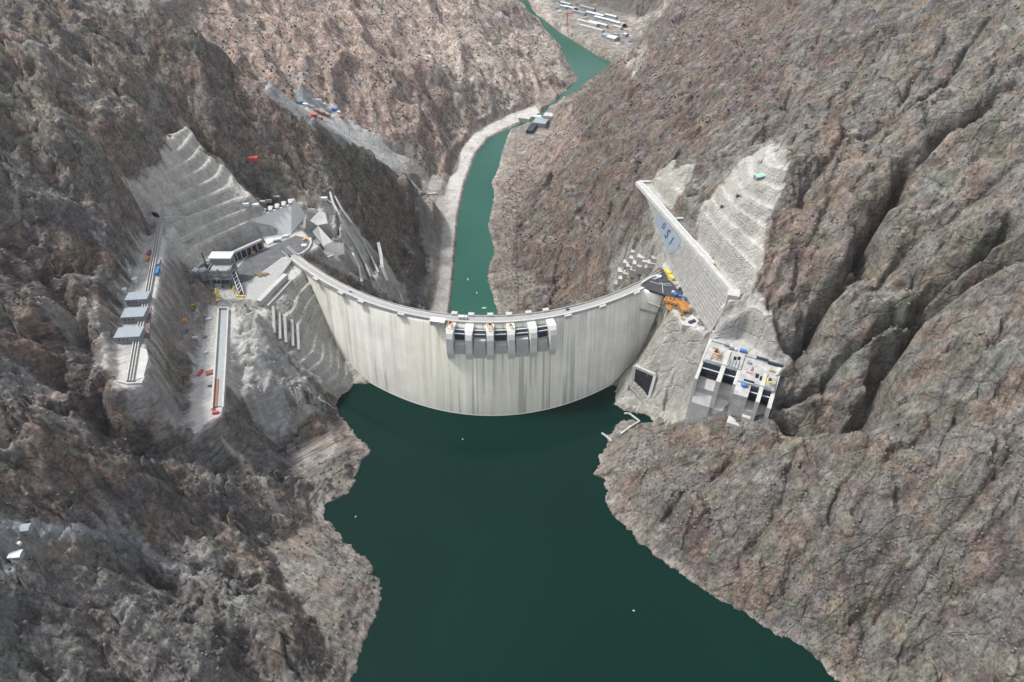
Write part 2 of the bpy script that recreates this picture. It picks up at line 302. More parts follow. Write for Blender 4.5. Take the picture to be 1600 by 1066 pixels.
def height(X, Y):
    h = bil(HG, X, Y); q = quiet(X, Y)
    sd_ = bil(SD, X, Y); dm = bil(damz, X, Y)
    fr = (1-q)*(1-.7*dm)*(.2+.8*smooth(sd_, 0, 14))
    # jointed rock: warped ridges in two directions, cracks, blocks
    wx = X+14*gn(X/45, Y/45, 21)+6*gn(X/15, Y/15, 22)+2.6*gn(X/5.5, Y/5.5, 26); wy = Y+14*gn(X/45, Y/45, 23)+6*gn(X/15, Y/15, 24)+2.6*gn(X/5.5, Y/5.5, 27)
    side = smooth(X, -60, 60)
    thL = 38+22*smooth(Y, 620, 420)
    UL, VL = wx*np.cos(np.radians(thL))+wy*np.sin(np.radians(thL)), -wx*np.sin(np.radians(thL))+wy*np.cos(np.radians(thL)); UR, VR = rot(wx, wy, -57, 1, 1)
    left = side < .5; U_ = np.where(left, UL, UR); V_ = np.where(left, VL, VR)          # across and along the rock's grain
    n = (ridged(U_, V_/2.6, 46, 5, 31, .55)-.45)*(14-6*side)
    n = n + facets(U_, V_/1.5, 52, 101)*19+facets(V_/1.3+70, U_, 95, 109)*14*(Y < 1100) + facets(U_+3*gn(X/9, Y/9, 107), V_/1.5, 22, 103)*9 + facets(U_, V_/1.4, 9, 105)*3.0
    n = n + fbm(wx, wy, 30, 4, 51, .5)*4
    for L_, am, wd, sd in ((34, 6, .06, 61), (17, 3.2, .09, 63)):
        cr = np.abs(gn(U_/L_, V_/L_/4.5, sd)); n = n - am*np.exp(-(cr/wd)**2)*smooth(gn(X/110, Y/110, sd+1), -.3, .25)
    far = smooth(Y, 1250, 1500)
    n = n*(1-.45*far)
    n = n*(1-.38*side)*(1-.4*smooth(Y, 850, 1250))*(1-.4*smooth(Y, 1250, 1450))*(1-.45*zone(X, Y, hillBR, 50))
    h = h + n*fr - cleft(X, Y)*np.clip(1-q*1.1, 0, 1)*(1-dm)*smooth(sd_, 0, 30)
    h = np.where(Y < 700+0*X, banks(h, X, Y, POLY_RES, WATER, 1.6), h)
    h = np.where(Y > 720, banks(h, X, Y, POLY_RIV, RIVER, 1.0), h)
    for p, z, s in flats:
        k = zone(X, Y, p, s); h = h*(1-k)+z*k
    k = zone(X, Y, cutL, 7); ti = terrace(h, 13, 2, .42); h = h*(1-k)+ti*k
    k = zone(X, Y, cutR, 7); ti = terrace(h, 13, 42, .42); h = h*(1-k)+ti*k
    k = zone(X, Y, cutM, 7); ti = terrace(h, 12, -6, .45); h = h*(1-k)+ti*k
    for A_, B_, C_ in CLAMP:
        m_ = (X > min(A_[0], B_[0], C_[0])) & (X < max(A_[0], B_[0], C_[0])) & (Y > min(A_[1], B_[1], C_[1])) & (Y < max(A_[1], B_[1], C_[1]))
        if m_.any():
            x = X[m_]; y = Y[m_]; D = (B_[1]-C_[1])*(A_[0]-C_[0])+(C_[0]-B_[0])*(A_[1]-C_[1])
            a = ((B_[1]-C_[1])*(x-C_[0])+(C_[0]-B_[0])*(y-C_[1]))/D; b = ((C_[1]-A_[1])*(x-C_[0])+(A_[0]-C_[0])*(y-C_[1]))/D; c = 1-a-b
            hh = h[m_]; ok = (a > -.02) & (b > -.02) & (c > -.02); h[m_] = np.where(ok, np.minimum(hh, a*A_[2]+b*B_[2]+c*C_[2]-1.6), hh)
    return h
wallT = [P(1000, 288, 40), P(1035, 329, 40), P(1072, 371, 40), P(1110, 414, 40), P(1147, 457, 40)]
wallB = [P(1003, 293, 37), P(1029, 358, 19), P(1046, 405, 8), P(1068, 458, 2), P(1110, 521, 1)]
headF = [P(388,343,26), P(455,319,34), P(463,355,3), P(455,366,0), P(418,382,0), P(407,367,4)]
portC = [P(991,568,-71), P(1029,584,-72), P(1019,642,-110), P(980,616,-110)]
CLAMP = [(wallT[i], wallT[i+1], wallB[i]) for i in range(4)]+[(wallT[i+1], wallB[i+1], wallB[i]) for i in range(4)]+[(headF[0], headF[i], headF[i+1]) for i in range(1, 5)]+[(portC[0], portC[1], portC[2]), (portC[0], portC[2], portC[3])]
def ground(x, y): return float(height(np.array([float(x)]), np.array([float(y)]))[0])

HF = height(XG, YG)
def G(px, py, lift=0.0):
    """the ground point seen along a sight line (marched over the coarse survey field)"""
    x = (px-800)/FOC; yy = (533-py)/FOC; d = np.array([x, cP+yy*sP, -sP+yy*cP])
    t = np.arange(250, 5200, 3.0); X_ = d[0]*t; Y_ = d[1]*t; Z_ = CAMZ+d[2]*t
    m = (np.abs(X_) < 1290) & (Y_ < 3690); h = bil(HF, X_, Y_); hit = (Z_ < np.maximum(h, np.where(Y_ < 700, WATER, RIVER))) & m
    k = int(np.argmax(hit)) if hit.any() else len(t)-1
    return (float(X_[k]), float(Y_[k]), float(Z_[k])+lift)
def GP(lst): return [G(a, b)[:2] for a, b in lst]

# ------------------------------------------------------------------ materials
def newmat(name):
    m = bpy.data.materials.new(name); m.use_nodes = True; return m, m.node_tree, m.node_tree.nodes['Principled BSDF']
def N(t, kind, **kw):
    n = t.nodes.new(kind)
    for k, v in kw.items():
        if hasattr(n, k): setattr(n, k, v)
        else: n.inputs[k.replace('_', ' ')].default_value = v
    return n
def mixc(t, fac, a, b, mode='MIX'):
    n = t.nodes.new('ShaderNodeMix'); n.data_type = 'RGBA'; n.blend_type = mode
    for sock, v in ((n.inputs[0], fac), (n.inputs[6], a), (n.inputs[7], b)):
        if hasattr(v, 'is_output'): t.links.new(v, sock)
        else: sock.default_value = v if not isinstance(v, tuple) or len(v) == 4 else (*v, 1)
    return n.outputs[2]
def ramp(t, fac, stops):
    n = t.nodes.new('ShaderNodeValToRGB'); cr = n.color_ramp
    while len(cr.elements) > len(stops): cr.elements.remove(cr.elements[-1])
    for i, (p, c) in enumerate(stops):
        e = cr.elements[i] if i < len(cr.elements) else cr.elements.new(p)
        e.position = p; e.color = (*c, 1) if isinstance(c, tuple) else (c, c, c, 1)
    t.links.new(fac, n.inputs[0]); return n.outputs[0]
def noise(t, vec, scale, detail=6, rough=.6, dist=0):
    n = N(t, 'ShaderNodeTexNoise'); n.inputs['Scale'].default_value = scale; n.inputs['Detail'].default_value = detail
    n.inputs['Roughness'].default_value = rough; n.inputs['Distortion'].default_value = dist; t.links.new(vec, n.inputs['Vector']); return n.outputs[0]
def mapping(t, vec, scale=(1,1,1), rot=(0,0,0)):
    n = N(t, 'ShaderNodeMapping'); n.inputs['Scale'].default_value = scale; n.inputs['Rotation'].default_value = rot; t.links.new(vec, n.inputs[0]); return n.outputs[0]
def gmat(name, col, var=.12, scale=.25, rough=.85, metal=0, bump=0.0, streak=False, spec=.3):
    """surface colour with dirt-like variation"""
    m, t, b = newmat(name); tc = N(t, 'ShaderNodeTexCoord').outputs['Object']
    v = mapping(t, tc, (1, 1, .15)) if streak else tc
    f = noise(t, v, scale, 7, .65)
    c = ramp(t, f, [(.3, tuple(x*(1-var*2) for x in col)), (.7, tuple(min(x*(1+var), 1) for x in col))])
    t.links.new(c, b.inputs['Base Color']); b.inputs['Roughness'].default_value = rough; b.inputs['Metallic'].default_value = metal
    b.inputs['Specular IOR Level'].default_value = spec
    if bump:
        bn = N(t, 'ShaderNodeBump'); bn.inputs['Strength'].default_value = bump; bn.inputs['Distance'].default_value = .5
        t.links.new(noise(t, tc, scale*5, 6, .7), bn.inputs['Height']); t.links.new(bn.outputs[0], b.inputs['Normal'])
    return m

# ------------------------------------------------------------------ terrain mesh
RES = 1.5
ny = [20.0]
while ny[-1] < 3600: ny.append(ny[-1]+RES*max(1.0, ny[-1]/750))
ny = np.array(ny); NXC = 1040
ss = np.linspace(-1, 1, NXC); hw = np.minimum(400+.75*ny, 1290)
X = ss[None, :]*hw[:, None]; Y = np.repeat(ny[:, None], NXC, 1)
Z = height(X, Y)
n, m = X.shape
def mesh_grid(name, X, Y, Z):
    me = bpy.data.meshes.new(name); n, m = X.shape
    me.vertices.add(n*m); me.vertices.foreach_set('co', np.stack([X, Y, Z], -1).astype(np.float32).ravel())
    idx = np.arange(n*m).reshape(n, m)
    q = np.stack([idx[:-1, :-1], idx[:-1, 1:], idx[1:, 1:], idx[1:, :-1]], -1).reshape(-1, 4)
    me.loops.add(q.size); me.loops.foreach_set('vertex_index', q.ravel())
    me.polygons.add(len(q)); me.polygons.foreach_set('loop_start', np.arange(0, q.size, 4)); me.polygons.foreach_set('loop_total', np.full(len(q), 4))
    me.update(); return me
me = mesh_grid('terrain', X, Y, Z)
ob = bpy.data.objects.new('terrain', me); COL.objects.link(ob); ob['kind'] = 'structure'
# ground colour, zone by zone; some zones have light and shade painted in
col = np.zeros((n, m, 3))
def lay(mask, c): 
    for k in range(3): col[..., k] = col[..., k]*(1-mask)+c[k]*mask
g1 = fbm(X, Y, 160, 4, 81)+.0; g2 = fbm(X+900, Y, 55, 5, 82, .6); g3 = fbm(X, Y+500, 18, 4, 83, .6); g4 = fbm(X-300, Y+500, 320, 3, 84); gs = gn(X/6.5, Y/6.5, 85)
lay(np.ones(X.shape), (.178, .169, .160))
lay(smooth(g1+.45*g2, .0, .30), (.160, .134, .126))                     # purple brown rock
lay(smooth(-g1+.5*g3, .12, .4), (.205, .20, .19))                    # grey rock
lay(smooth(g2-.3*g1, .12, .35)*.8, (.215, .190, .163))                 # ochre
MT = smooth(X, -40, 40)
lay(MT*smooth(Y, 1100, 900)*.72, (.245, .240, .218))
zc = [  # (polygon in survey pixels, softness in metres, colour, strength)
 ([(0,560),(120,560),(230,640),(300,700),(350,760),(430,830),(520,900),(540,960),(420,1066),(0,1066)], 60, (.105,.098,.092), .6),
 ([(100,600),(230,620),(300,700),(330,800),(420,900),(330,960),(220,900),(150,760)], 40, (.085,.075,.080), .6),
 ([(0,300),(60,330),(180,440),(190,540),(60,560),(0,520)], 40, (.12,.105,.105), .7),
 ([(0,30),(60,40),(150,200),(230,330),(180,420),(100,330),(0,180)], 35, (.115,.105,.10), .6),  # shade band of the left mountain, painted into the rock colour
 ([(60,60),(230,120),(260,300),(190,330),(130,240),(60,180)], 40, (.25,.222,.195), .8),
 ([(240,0),(300,57),(398,138),(520,200),(480,250),(380,240),(300,160),(200,60)], 40, (.205,.165,.150), .8),  # raised albedo paints light onto a ridge face the sun misses
 ([(440,200),(560,240),(640,300),(690,400),(660,470),(600,380),(540,290),(440,270)], 30, (.25,.222,.19), .75),  # slope downstream of the dam, brightened by the same painted light
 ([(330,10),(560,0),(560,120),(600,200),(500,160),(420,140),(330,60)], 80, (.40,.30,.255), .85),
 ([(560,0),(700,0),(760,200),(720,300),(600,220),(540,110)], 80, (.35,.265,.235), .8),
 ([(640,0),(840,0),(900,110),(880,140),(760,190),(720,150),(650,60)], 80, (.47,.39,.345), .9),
 ([(720,60),(800,160),(760,190),(720,180),(700,100)], 40, (.45,.42,.37), .5),
 ([(840,20),(905,118),(890,125),(850,80)], 25, (.40,.37,.33), .7),
 ([(1075,0),(960,90),(870,180),(790,260),(765,380),(800,470),(900,460),(980,400),(1000,290),(1180,150),(1240,0)], 60, (.170,.122,.108), .8),
 ([(780,400),(800,480),(960,440),(1000,380),(900,340),(820,330)], 40, (.20,.17,.145), .6),
 ([(790,200),(850,165),(900,130),(930,120),(890,190),(800,330),(770,300)], 25, (.28,.245,.215), .7),
 ([(1240,120),(1500,100),(1600,40),(1600,420),(1400,420),(1230,480),(1180,420)], 60, (.25,.238,.212), .6),
 ([(1260,200),(1330,210),(1330,330),(1290,420),(1190,440),(1180,380),(1240,330)], 25, (.25,.19,.16), .75),
 ([(1290,280),(1500,220),(1500,350),(1400,420),(1290,420)], 40, (.27,.22,.185), .5),
 ([(1040,700),(1250,700),(1300,820),(1250,980),(1090,900),(960,800),(940,720)], 40, (.185,.150,.133), .6),
 ([(1250,680),(1600,660),(1600,1066),(1330,1066),(1260,900)], 60, (.215,.20,.175), .6),
 ([(60,880),(300,860),(500,830),(590,900),(560,1066),(60,1066)], 40, (.235,.222,.198), .75),  # grey-olive rock, albedo lifted further to offset the weak sun here
 ([(330,660),(480,640),(560,700),(520,790),(440,820),(350,740)], 25, (.27,.25,.222), .75),  # middle left slope, its albedo also lifted for the weak sun
 ([(240,430),(330,480),(330,640),(300,690),(245,650),(232,560)], 15, (.235,.228,.218), .75),
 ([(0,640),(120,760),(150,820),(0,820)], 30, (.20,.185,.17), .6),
 ([(1050,0),(980,60),(1000,100),(980,88),(940,110),(905,90),(840,0)], 30, (.62,.58,.52), .95),
]
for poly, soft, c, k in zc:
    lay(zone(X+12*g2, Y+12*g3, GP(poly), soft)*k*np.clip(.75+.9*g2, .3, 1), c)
smo = np.zeros(X.shape); CONC = (.44, .427, .39)
g5 = fbm(X+200, Y-700, 34, 4, 86, .6); g6 = fbm(X-800, Y+100, 26, 4, 87, .6)
lay(smooth(g5, .06, .22)*.65, (.265, .200, .160)); lay(smooth(g6, .10, .26)*.6, (.170, .182, .140)); lay(smooth(-g5, .10, .26)*.5, (.245, .252, .250)); lay(smooth(-g6, .12, .28)*.5, (.135, .108, .118))
lay(smooth(X, -150, -260)*smooth(Y, 800, 600)*smooth(g1, .12, -.12)*.55, (.150, .156, .168)); PALE = (.35, .348, .34)
for poly, soft, c, k in [
 ([(290,195),(318,240),(352,262),(388,300),(402,320),(412,350),(402,385),(345,410),(290,420),(250,350),(205,310),(200,290),(262,262)], 6, CONC, .9),
 ([(330,410),(350,400),(400,372),(470,350),(500,310),(520,300),(530,330),(560,380),(600,400),(640,470),(560,440),(470,400),(400,468),(345,470)], 8, PALE, .9),
 ([(402,340),(470,310),(490,330),(470,372),(405,390)], 6, PALE, .8),
 ([(455,402),(570,592),(560,604),(500,606),(470,560),(420,520),(395,478),(440,430)], 8, (.36,.35,.315), .95),
 ([(350,480),(400,478),(440,560),(520,640),(480,660),(430,690),(390,640),(352,600)], 10, (.34,.335,.32), .9),
 ([(236,345),(262,348),(275,400),(260,460),(240,500),(226,600),(188,604),(186,500),(210,410)], 8, PALE, .9),
 ([(325,478),(356,474),(352,600),(345,650),(308,680),(298,640),(305,560)], 4, (.33,.34,.34), .95),
 ([(418,480),(455,412),(500,490),(565,595),(520,604),(470,575),(435,540)], 5, CONC, .7),
 ([(640,300),(655,300),(668,400),(655,480),(640,470),(655,400)], 4, (.10,.10,.11), .8),  # wet dark ravine rock, with the narrow gully's shade painted in
 ([(50,470),(150,470),(185,560),(180,585),(100,520)], 12, (.25,.24,.225), .7),
 ([(230,610),(300,590),(310,650),(260,650)], 12, (.27,.265,.25), .6),
 ([(265,430),(300,420),(325,470),(300,560),(262,540)], 14, (.22,.20,.185), .6),
 ([(440,600),(450,650),(440,680),(425,670),(435,640)], 4, (.42,.42,.42), .8),
 ([(1040,260),(1085,262),(1060,310),(1020,320),(1010,290)], 6, (.40,.39,.35), .9),
 ([(1085,360),(1175,240),(1215,225),(1232,260),(1200,340),(1190,380),(1180,450),(1215,540),(1120,520),(1145,460)], 7, CONC, .85),
 ([(1020,310),(1140,455),(1110,520),(1080,480),(1045,430),(1020,380)], 7, (.36,.35,.32), .95),
 ([(1045,490),(1105,520),(1090,600),(1080,655),(1010,645),(955,632),(965,600),(1010,530)], 6, (.40,.395,.355), .95),
 ([(950,420),(1010,385),(1030,420),(1000,440),(960,455)], 6, (.34,.33,.31), .8),
 ([(1120,510),(1180,530),(1225,565),(1215,590),(1100,560)], 5, PALE, .9),
 ([(420,150),(460,150),(520,165),(560,200),(620,240),(640,262),(610,262),(540,228),(490,195)], 10, (.33,.34,.34), .95),
 ([(560,205),(640,230),(700,290),(660,300),(600,250)], 20, (.31,.31,.30), .6),
 ([(672,494),(697,494),(703,440),(711,340),(721,290),(739,240),(759,215),(799,195),(843,176),(836,166),(780,186),(745,206),(722,232),(700,290),(695,310),(690,380),(686,440)], 5, (.44,.43,.41), .97),
 ([(650,300),(700,290),(690,380),(680,460),(665,400)], 8, (.32,.30,.275), .8),
 ([(500,330),(560,360),(640,460),(600,440),(540,400)], 8, (.44,.43,.405), .85),
 ([(0,815),(40,818),(120,828),(200,836),(230,850),(180,850),(60,850),(40,880),(0,900)], 8, (.21,.225,.235), .8),
 ([(30,845),(60,850),(150,850),(130,880),(60,870)], 12, (.20,.19,.155), .5),
]:
    ek = .3 if poly[0] == (672,494) else 1.0; zz = zone(X+(9*g3+4*gs)*ek, Y+(9*g2+4*gs)*ek, GP(poly), soft*.5)*k*np.clip(1+.9*g2, .5, 1); lay(zz, c); smo = np.maximum(smo, zz)
for l, w_, c, k in [([(350,690),(375,715),(400,745),(430,795),(445,812)], 2.6, (.42,.39,.34), .8), ([(437,600),(447,640),(444,668),(430,676),(410,650)], 3, (.42,.42,.42), .7),
 ([(0,820),(60,828),(120,830),(180,838),(235,872),(300,905)], 5, (.27,.28,.29), .75), ([(0,560),(40,580),(60,640)], 3, (.3,.29,.27), .5), ([(210,640),(250,640),(300,665)], 4, (.33,.33,.32), .6),
 ([(360,500),(400,540),(420,600),(435,640)], 4, (.38,.38,.375), .6), ([(1145,470),(1180,500),(1230,540)], 4, (.33,.32,.30), .5), ([(190,836),(170,800),(140,770)], 2.5, (.3,.29,.26), .5), ([(60,600),(100,640),(95,700)], 2, (.26,.25,.24), .4),
 ([(665,300),(650,330),(640,360)], 2, (.3,.29,.27), .5), ([(880,45),(900,95),(905,120)], 8, (.5,.47,.43), .7)]:
    lp_ = GP(l); p_ = np.array(lp_); m_ = (X > p_[:,0].min()-30) & (X < p_[:,0].max()+30) & (Y > p_[:,1].min()-30) & (Y < p_[:,1].max()+30)
    mk_ = np.zeros(X.shape); mk_[m_] = smooth(seg_dist(X[m_]+3*gs[m_], Y[m_]+8*g3[m_], lp_, False), w_*1.4, w_*.6)*k; lay(mk_, c); smo = np.maximum(smo, mk_*.8)
# dried rim just above the water
for z0, on in ((WATER, Y < 740), (RIVER, Y > 720)):
    lay(np.where(on, smooth(Z, z0+6, z0+1.0), 0)*.6, (.36, .33, .30))
v = (.64+.36*smooth(Y, 1150, 1500)*(X < 150)+.2*smo+.20*smooth(X, -120, -220)*smooth(Y, 1100, 900))*(1+.24*g3+.14*gn(X/5, Y/5, 91))  # left bank albedo lifted to make up for the little sun it gets
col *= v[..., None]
# gravel and dust settles on level ground, darker lichen in places
gy, gx = np.gradient(Z); dxs = np.gradient(X, axis=1); dys = np.gradient(Y, axis=0)
sl = np.hypot(gx/dxs, gy/dys)
lay(smooth(sl, .75, .3)*.35*(1-smo), (.24, .228, .21)); lay(smooth(sl, .62, .3)*smo*(Z > WATER+4)*.75, (.50, .49, .465))
lay(smooth(g1*-1+g3*.8, .15, .4)*.22, (.10, .105, .07))
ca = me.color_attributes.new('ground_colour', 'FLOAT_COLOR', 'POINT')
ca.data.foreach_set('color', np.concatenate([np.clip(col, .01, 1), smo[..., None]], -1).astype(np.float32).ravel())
thL = 38+22*smooth(Y, 620, 420); cL, sL = np.cos(np.radians(thL)), np.sin(np.radians(thL)); cR, sR = math.cos(math.radians(-57)), math.sin(math.radians(-57))
st_ = np.where((X < 10)[..., None], np.stack([X*cL+Y*sL, (-X*sL+Y*cL)*.36, Z*.8], -1), np.stack([X*cR+Y*sR, (-X*sR+Y*cR)*.36, Z*.8], -1))
ga = me.attributes.new('grain', 'FLOAT_VECTOR', 'POINT'); ga.data.foreach_set('vector', st_.astype(np.float32).ravel())
mt, t, b = newmat('rock')
at_ = N(t, 'ShaderNodeVertexColor'); at_.layer_name = 'ground_colour'
gr = N(t, 'ShaderNodeAttribute'); gr.attribute_name = 'grain'; gv = gr.outputs['Vector']
tc = N(t, 'ShaderNodeTexCoord').outputs['Object']
f1 = noise(t, tc, .07, 9, .68); f2 = noise(t, gv, .42, 7, .72)
def cells(scale, warp, feat='F1'):
    vo = N(t, 'ShaderNodeTexVoronoi'); vo.feature = feat; vo.inputs['Scale'].default_value = scale
    nn = N(t, 'ShaderNodeTexNoise'); nn.inputs['Scale'].default_value = scale*1.6; nn.inputs['Detail'].default_value = 3; t.links.new(gv, nn.inputs['Vector'])
    va = N(t, 'ShaderNodeVectorMath'); va.operation = 'MULTIPLY_ADD'; t.links.new(nn.outputs['Color'], va.inputs[0]); va.inputs[1].default_value = (warp,)*3
    t.links.new(gv, va.inputs[2]); t.links.new(va.outputs[0], vo.inputs['Vector']); return vo
v1 = cells(.07, 9); v2 = cells(.24, 3); e1 = cells(.045, 14, 'DISTANCE_TO_EDGE'); e2 = cells(.13, 6, 'DISTANCE_TO_EDGE')
def val(col):
    n_ = N(t, 'ShaderNodeSeparateColor'); t.links.new(col, n_.inputs[0]); return n_.outputs[0]
c = mixc(t, 1.0, at_.outputs[0], ramp(t, f1, [(.30, (.56, .55, .55)), (.5, (1, .99, .98)), (.70, (1.42, 1.41, 1.38))]), 'MULTIPLY')
c = mixc(t, 1.0, c, ramp(t, f2, [(.36, (.56, .55, .55)), (.5, (1, 1, 1)), (.64, (1.32, 1.31, 1.30))]), 'MULTIPLY')
c = mixc(t, 1.0, c, ramp(t, val(v1.outputs['Color']), [(0, (.84, .82, .82)), (1, (1.16, 1.16, 1.15))]), 'MULTIPLY')
c = mixc(t, 1.0, c, ramp(t, val(v2.outputs['Color']), [(0, (.86, .85, .85)), (1, (1.14, 1.14, 1.13))]), 'MULTIPLY')
c = mixc(t, 1.0, c, ramp(t, e1.outputs['Distance'], [(0.0, (.68, .67, .67)), (.025, (.9, .9, .9)), (.06, (1, 1, 1))]), 'MULTIPLY')
c = mixc(t, 1.0, c, ramp(t, e2.outputs['Distance'], [(0.0, (.80, .79, .79)), (.05, (1, 1, 1))]), 'MULTIPLY')
soft_c = mixc(t, 1.0, at_.outputs[0], ramp(t, f2, [(.34, (.82, .82, .81)), (.5, (1, 1, 1)), (.66, (1.1, 1.1, 1.09))]), 'MULTIPLY')
soft_c = mixc(t, 1.0, soft_c, ramp(t, f1, [(.35, (.85, .85, .84)), (.6, (1.05, 1.05, 1.05))]), 'MULTIPLY')
c = mixc(t, at_.outputs[1], c, soft_c)
ck = ramp(t, e1.outputs['Distance'], [(0.0, .0), (.06, 1.0)])
t.links.new(c, b.inputs['Base Color']); b.inputs['Roughness'].default_value = .92; b.inputs['Specular IOR Level'].default_value = .15
ma = N(t, 'ShaderNodeMath'); ma.operation = 'MULTIPLY_ADD'; t.links.new(f1, ma.inputs[0]); ma.inputs[1].default_value = 2.0; t.links.new(f2, ma.inputs[2])
mb = N(t, 'ShaderNodeMath'); mb.operation = 'MULTIPLY_ADD'; t.links.new(val(v2.outputs['Color']), mb.inputs[0]); mb.inputs[1].default_value = .35; t.links.new(ma.outputs[0], mb.inputs[2])
mc = N(t, 'ShaderNodeMath'); mc.operation = 'MULTIPLY_ADD'; t.links.new(ck, mc.inputs[0]); mc.inputs[1].default_value = .5; t.links.new(mb.outputs[0], mc.inputs[2]); mb = mc
bn = N(t, 'ShaderNodeBump'); bn.inputs['Strength'].default_value = .8; bn.inputs['Distance'].default_value = 2.2
t.links.new(mb.outputs[0], bn.inputs['Height']); t.links.new(bn.outputs[0], b.inputs['Normal'])
me.materials.append(mt)

# ------------------------------------------------------------------ water
def water_mat(name, c1, c2, rough, sc):
    m, t, b = newmat(name); tc = N(t, 'ShaderNodeTexCoord').outputs['Object']
    t.links.new(ramp(t, noise(t, tc, sc, 3, .5), [(.3, c1), (.7, c2)]), b.inputs['Base Color'])
    b.inputs['Roughness'].default_value = rough; b.inputs['IOR'].default_value = 1.33; b.inputs['Specular IOR Level'].default_value = .14
    bn = N(t, 'ShaderNodeBump'); bn.inputs['Strength'].default_value = .12; bn.inputs['Distance'].default_value = .3
    t.links.new(noise(t, tc, .35, 4, .6), bn.inputs['Height']); t.links.new(bn.outputs[0], b.inputs['Normal']); return m
M_res = water_mat('reservoir_water', (.0012, .0140, .0102), (.0018, .0175, .0132), .10, .006)
M_riv = water_mat('river_water', (.013, .068, .050), (.024, .088, .064), .15, .004)
bm = bmesh.new(); xs = np.linspace(-330, 330, 120)
top = [bm.verts.new((x, min(face_y(x, WATER)+2, 700) if -225 < x < 170 else 560+30*(x < 0), WATER)) for x in xs]
bot = [bm.verts.new((x, -20, WATER)) for x in xs]
for i in range(119): bm.faces.new([bot[i], bot[i+1], top[i+1], top[i]])
m2 = bpy.data.meshes.new('reservoir'); bm.to_mesh(m2); o = bpy.data.objects.new('reservoir', m2); COL.objects.link(o); o['kind'] = 'structure'; m2.materials.append(M_res)
bm = bmesh.new(); bm.faces.new([bm.verts.new(v) for v in ((-400,640,RIVER),(900,640,RIVER),(900,3600,RIVER),(-400,3600,RIVER))])
m2 = bpy.data.meshes.new('river'); bm.to_mesh(m2); o = bpy.data.objects.new('river', m2); COL.objects.link(o); o['kind'] = 'structure'; m2.materials.append(M_riv)

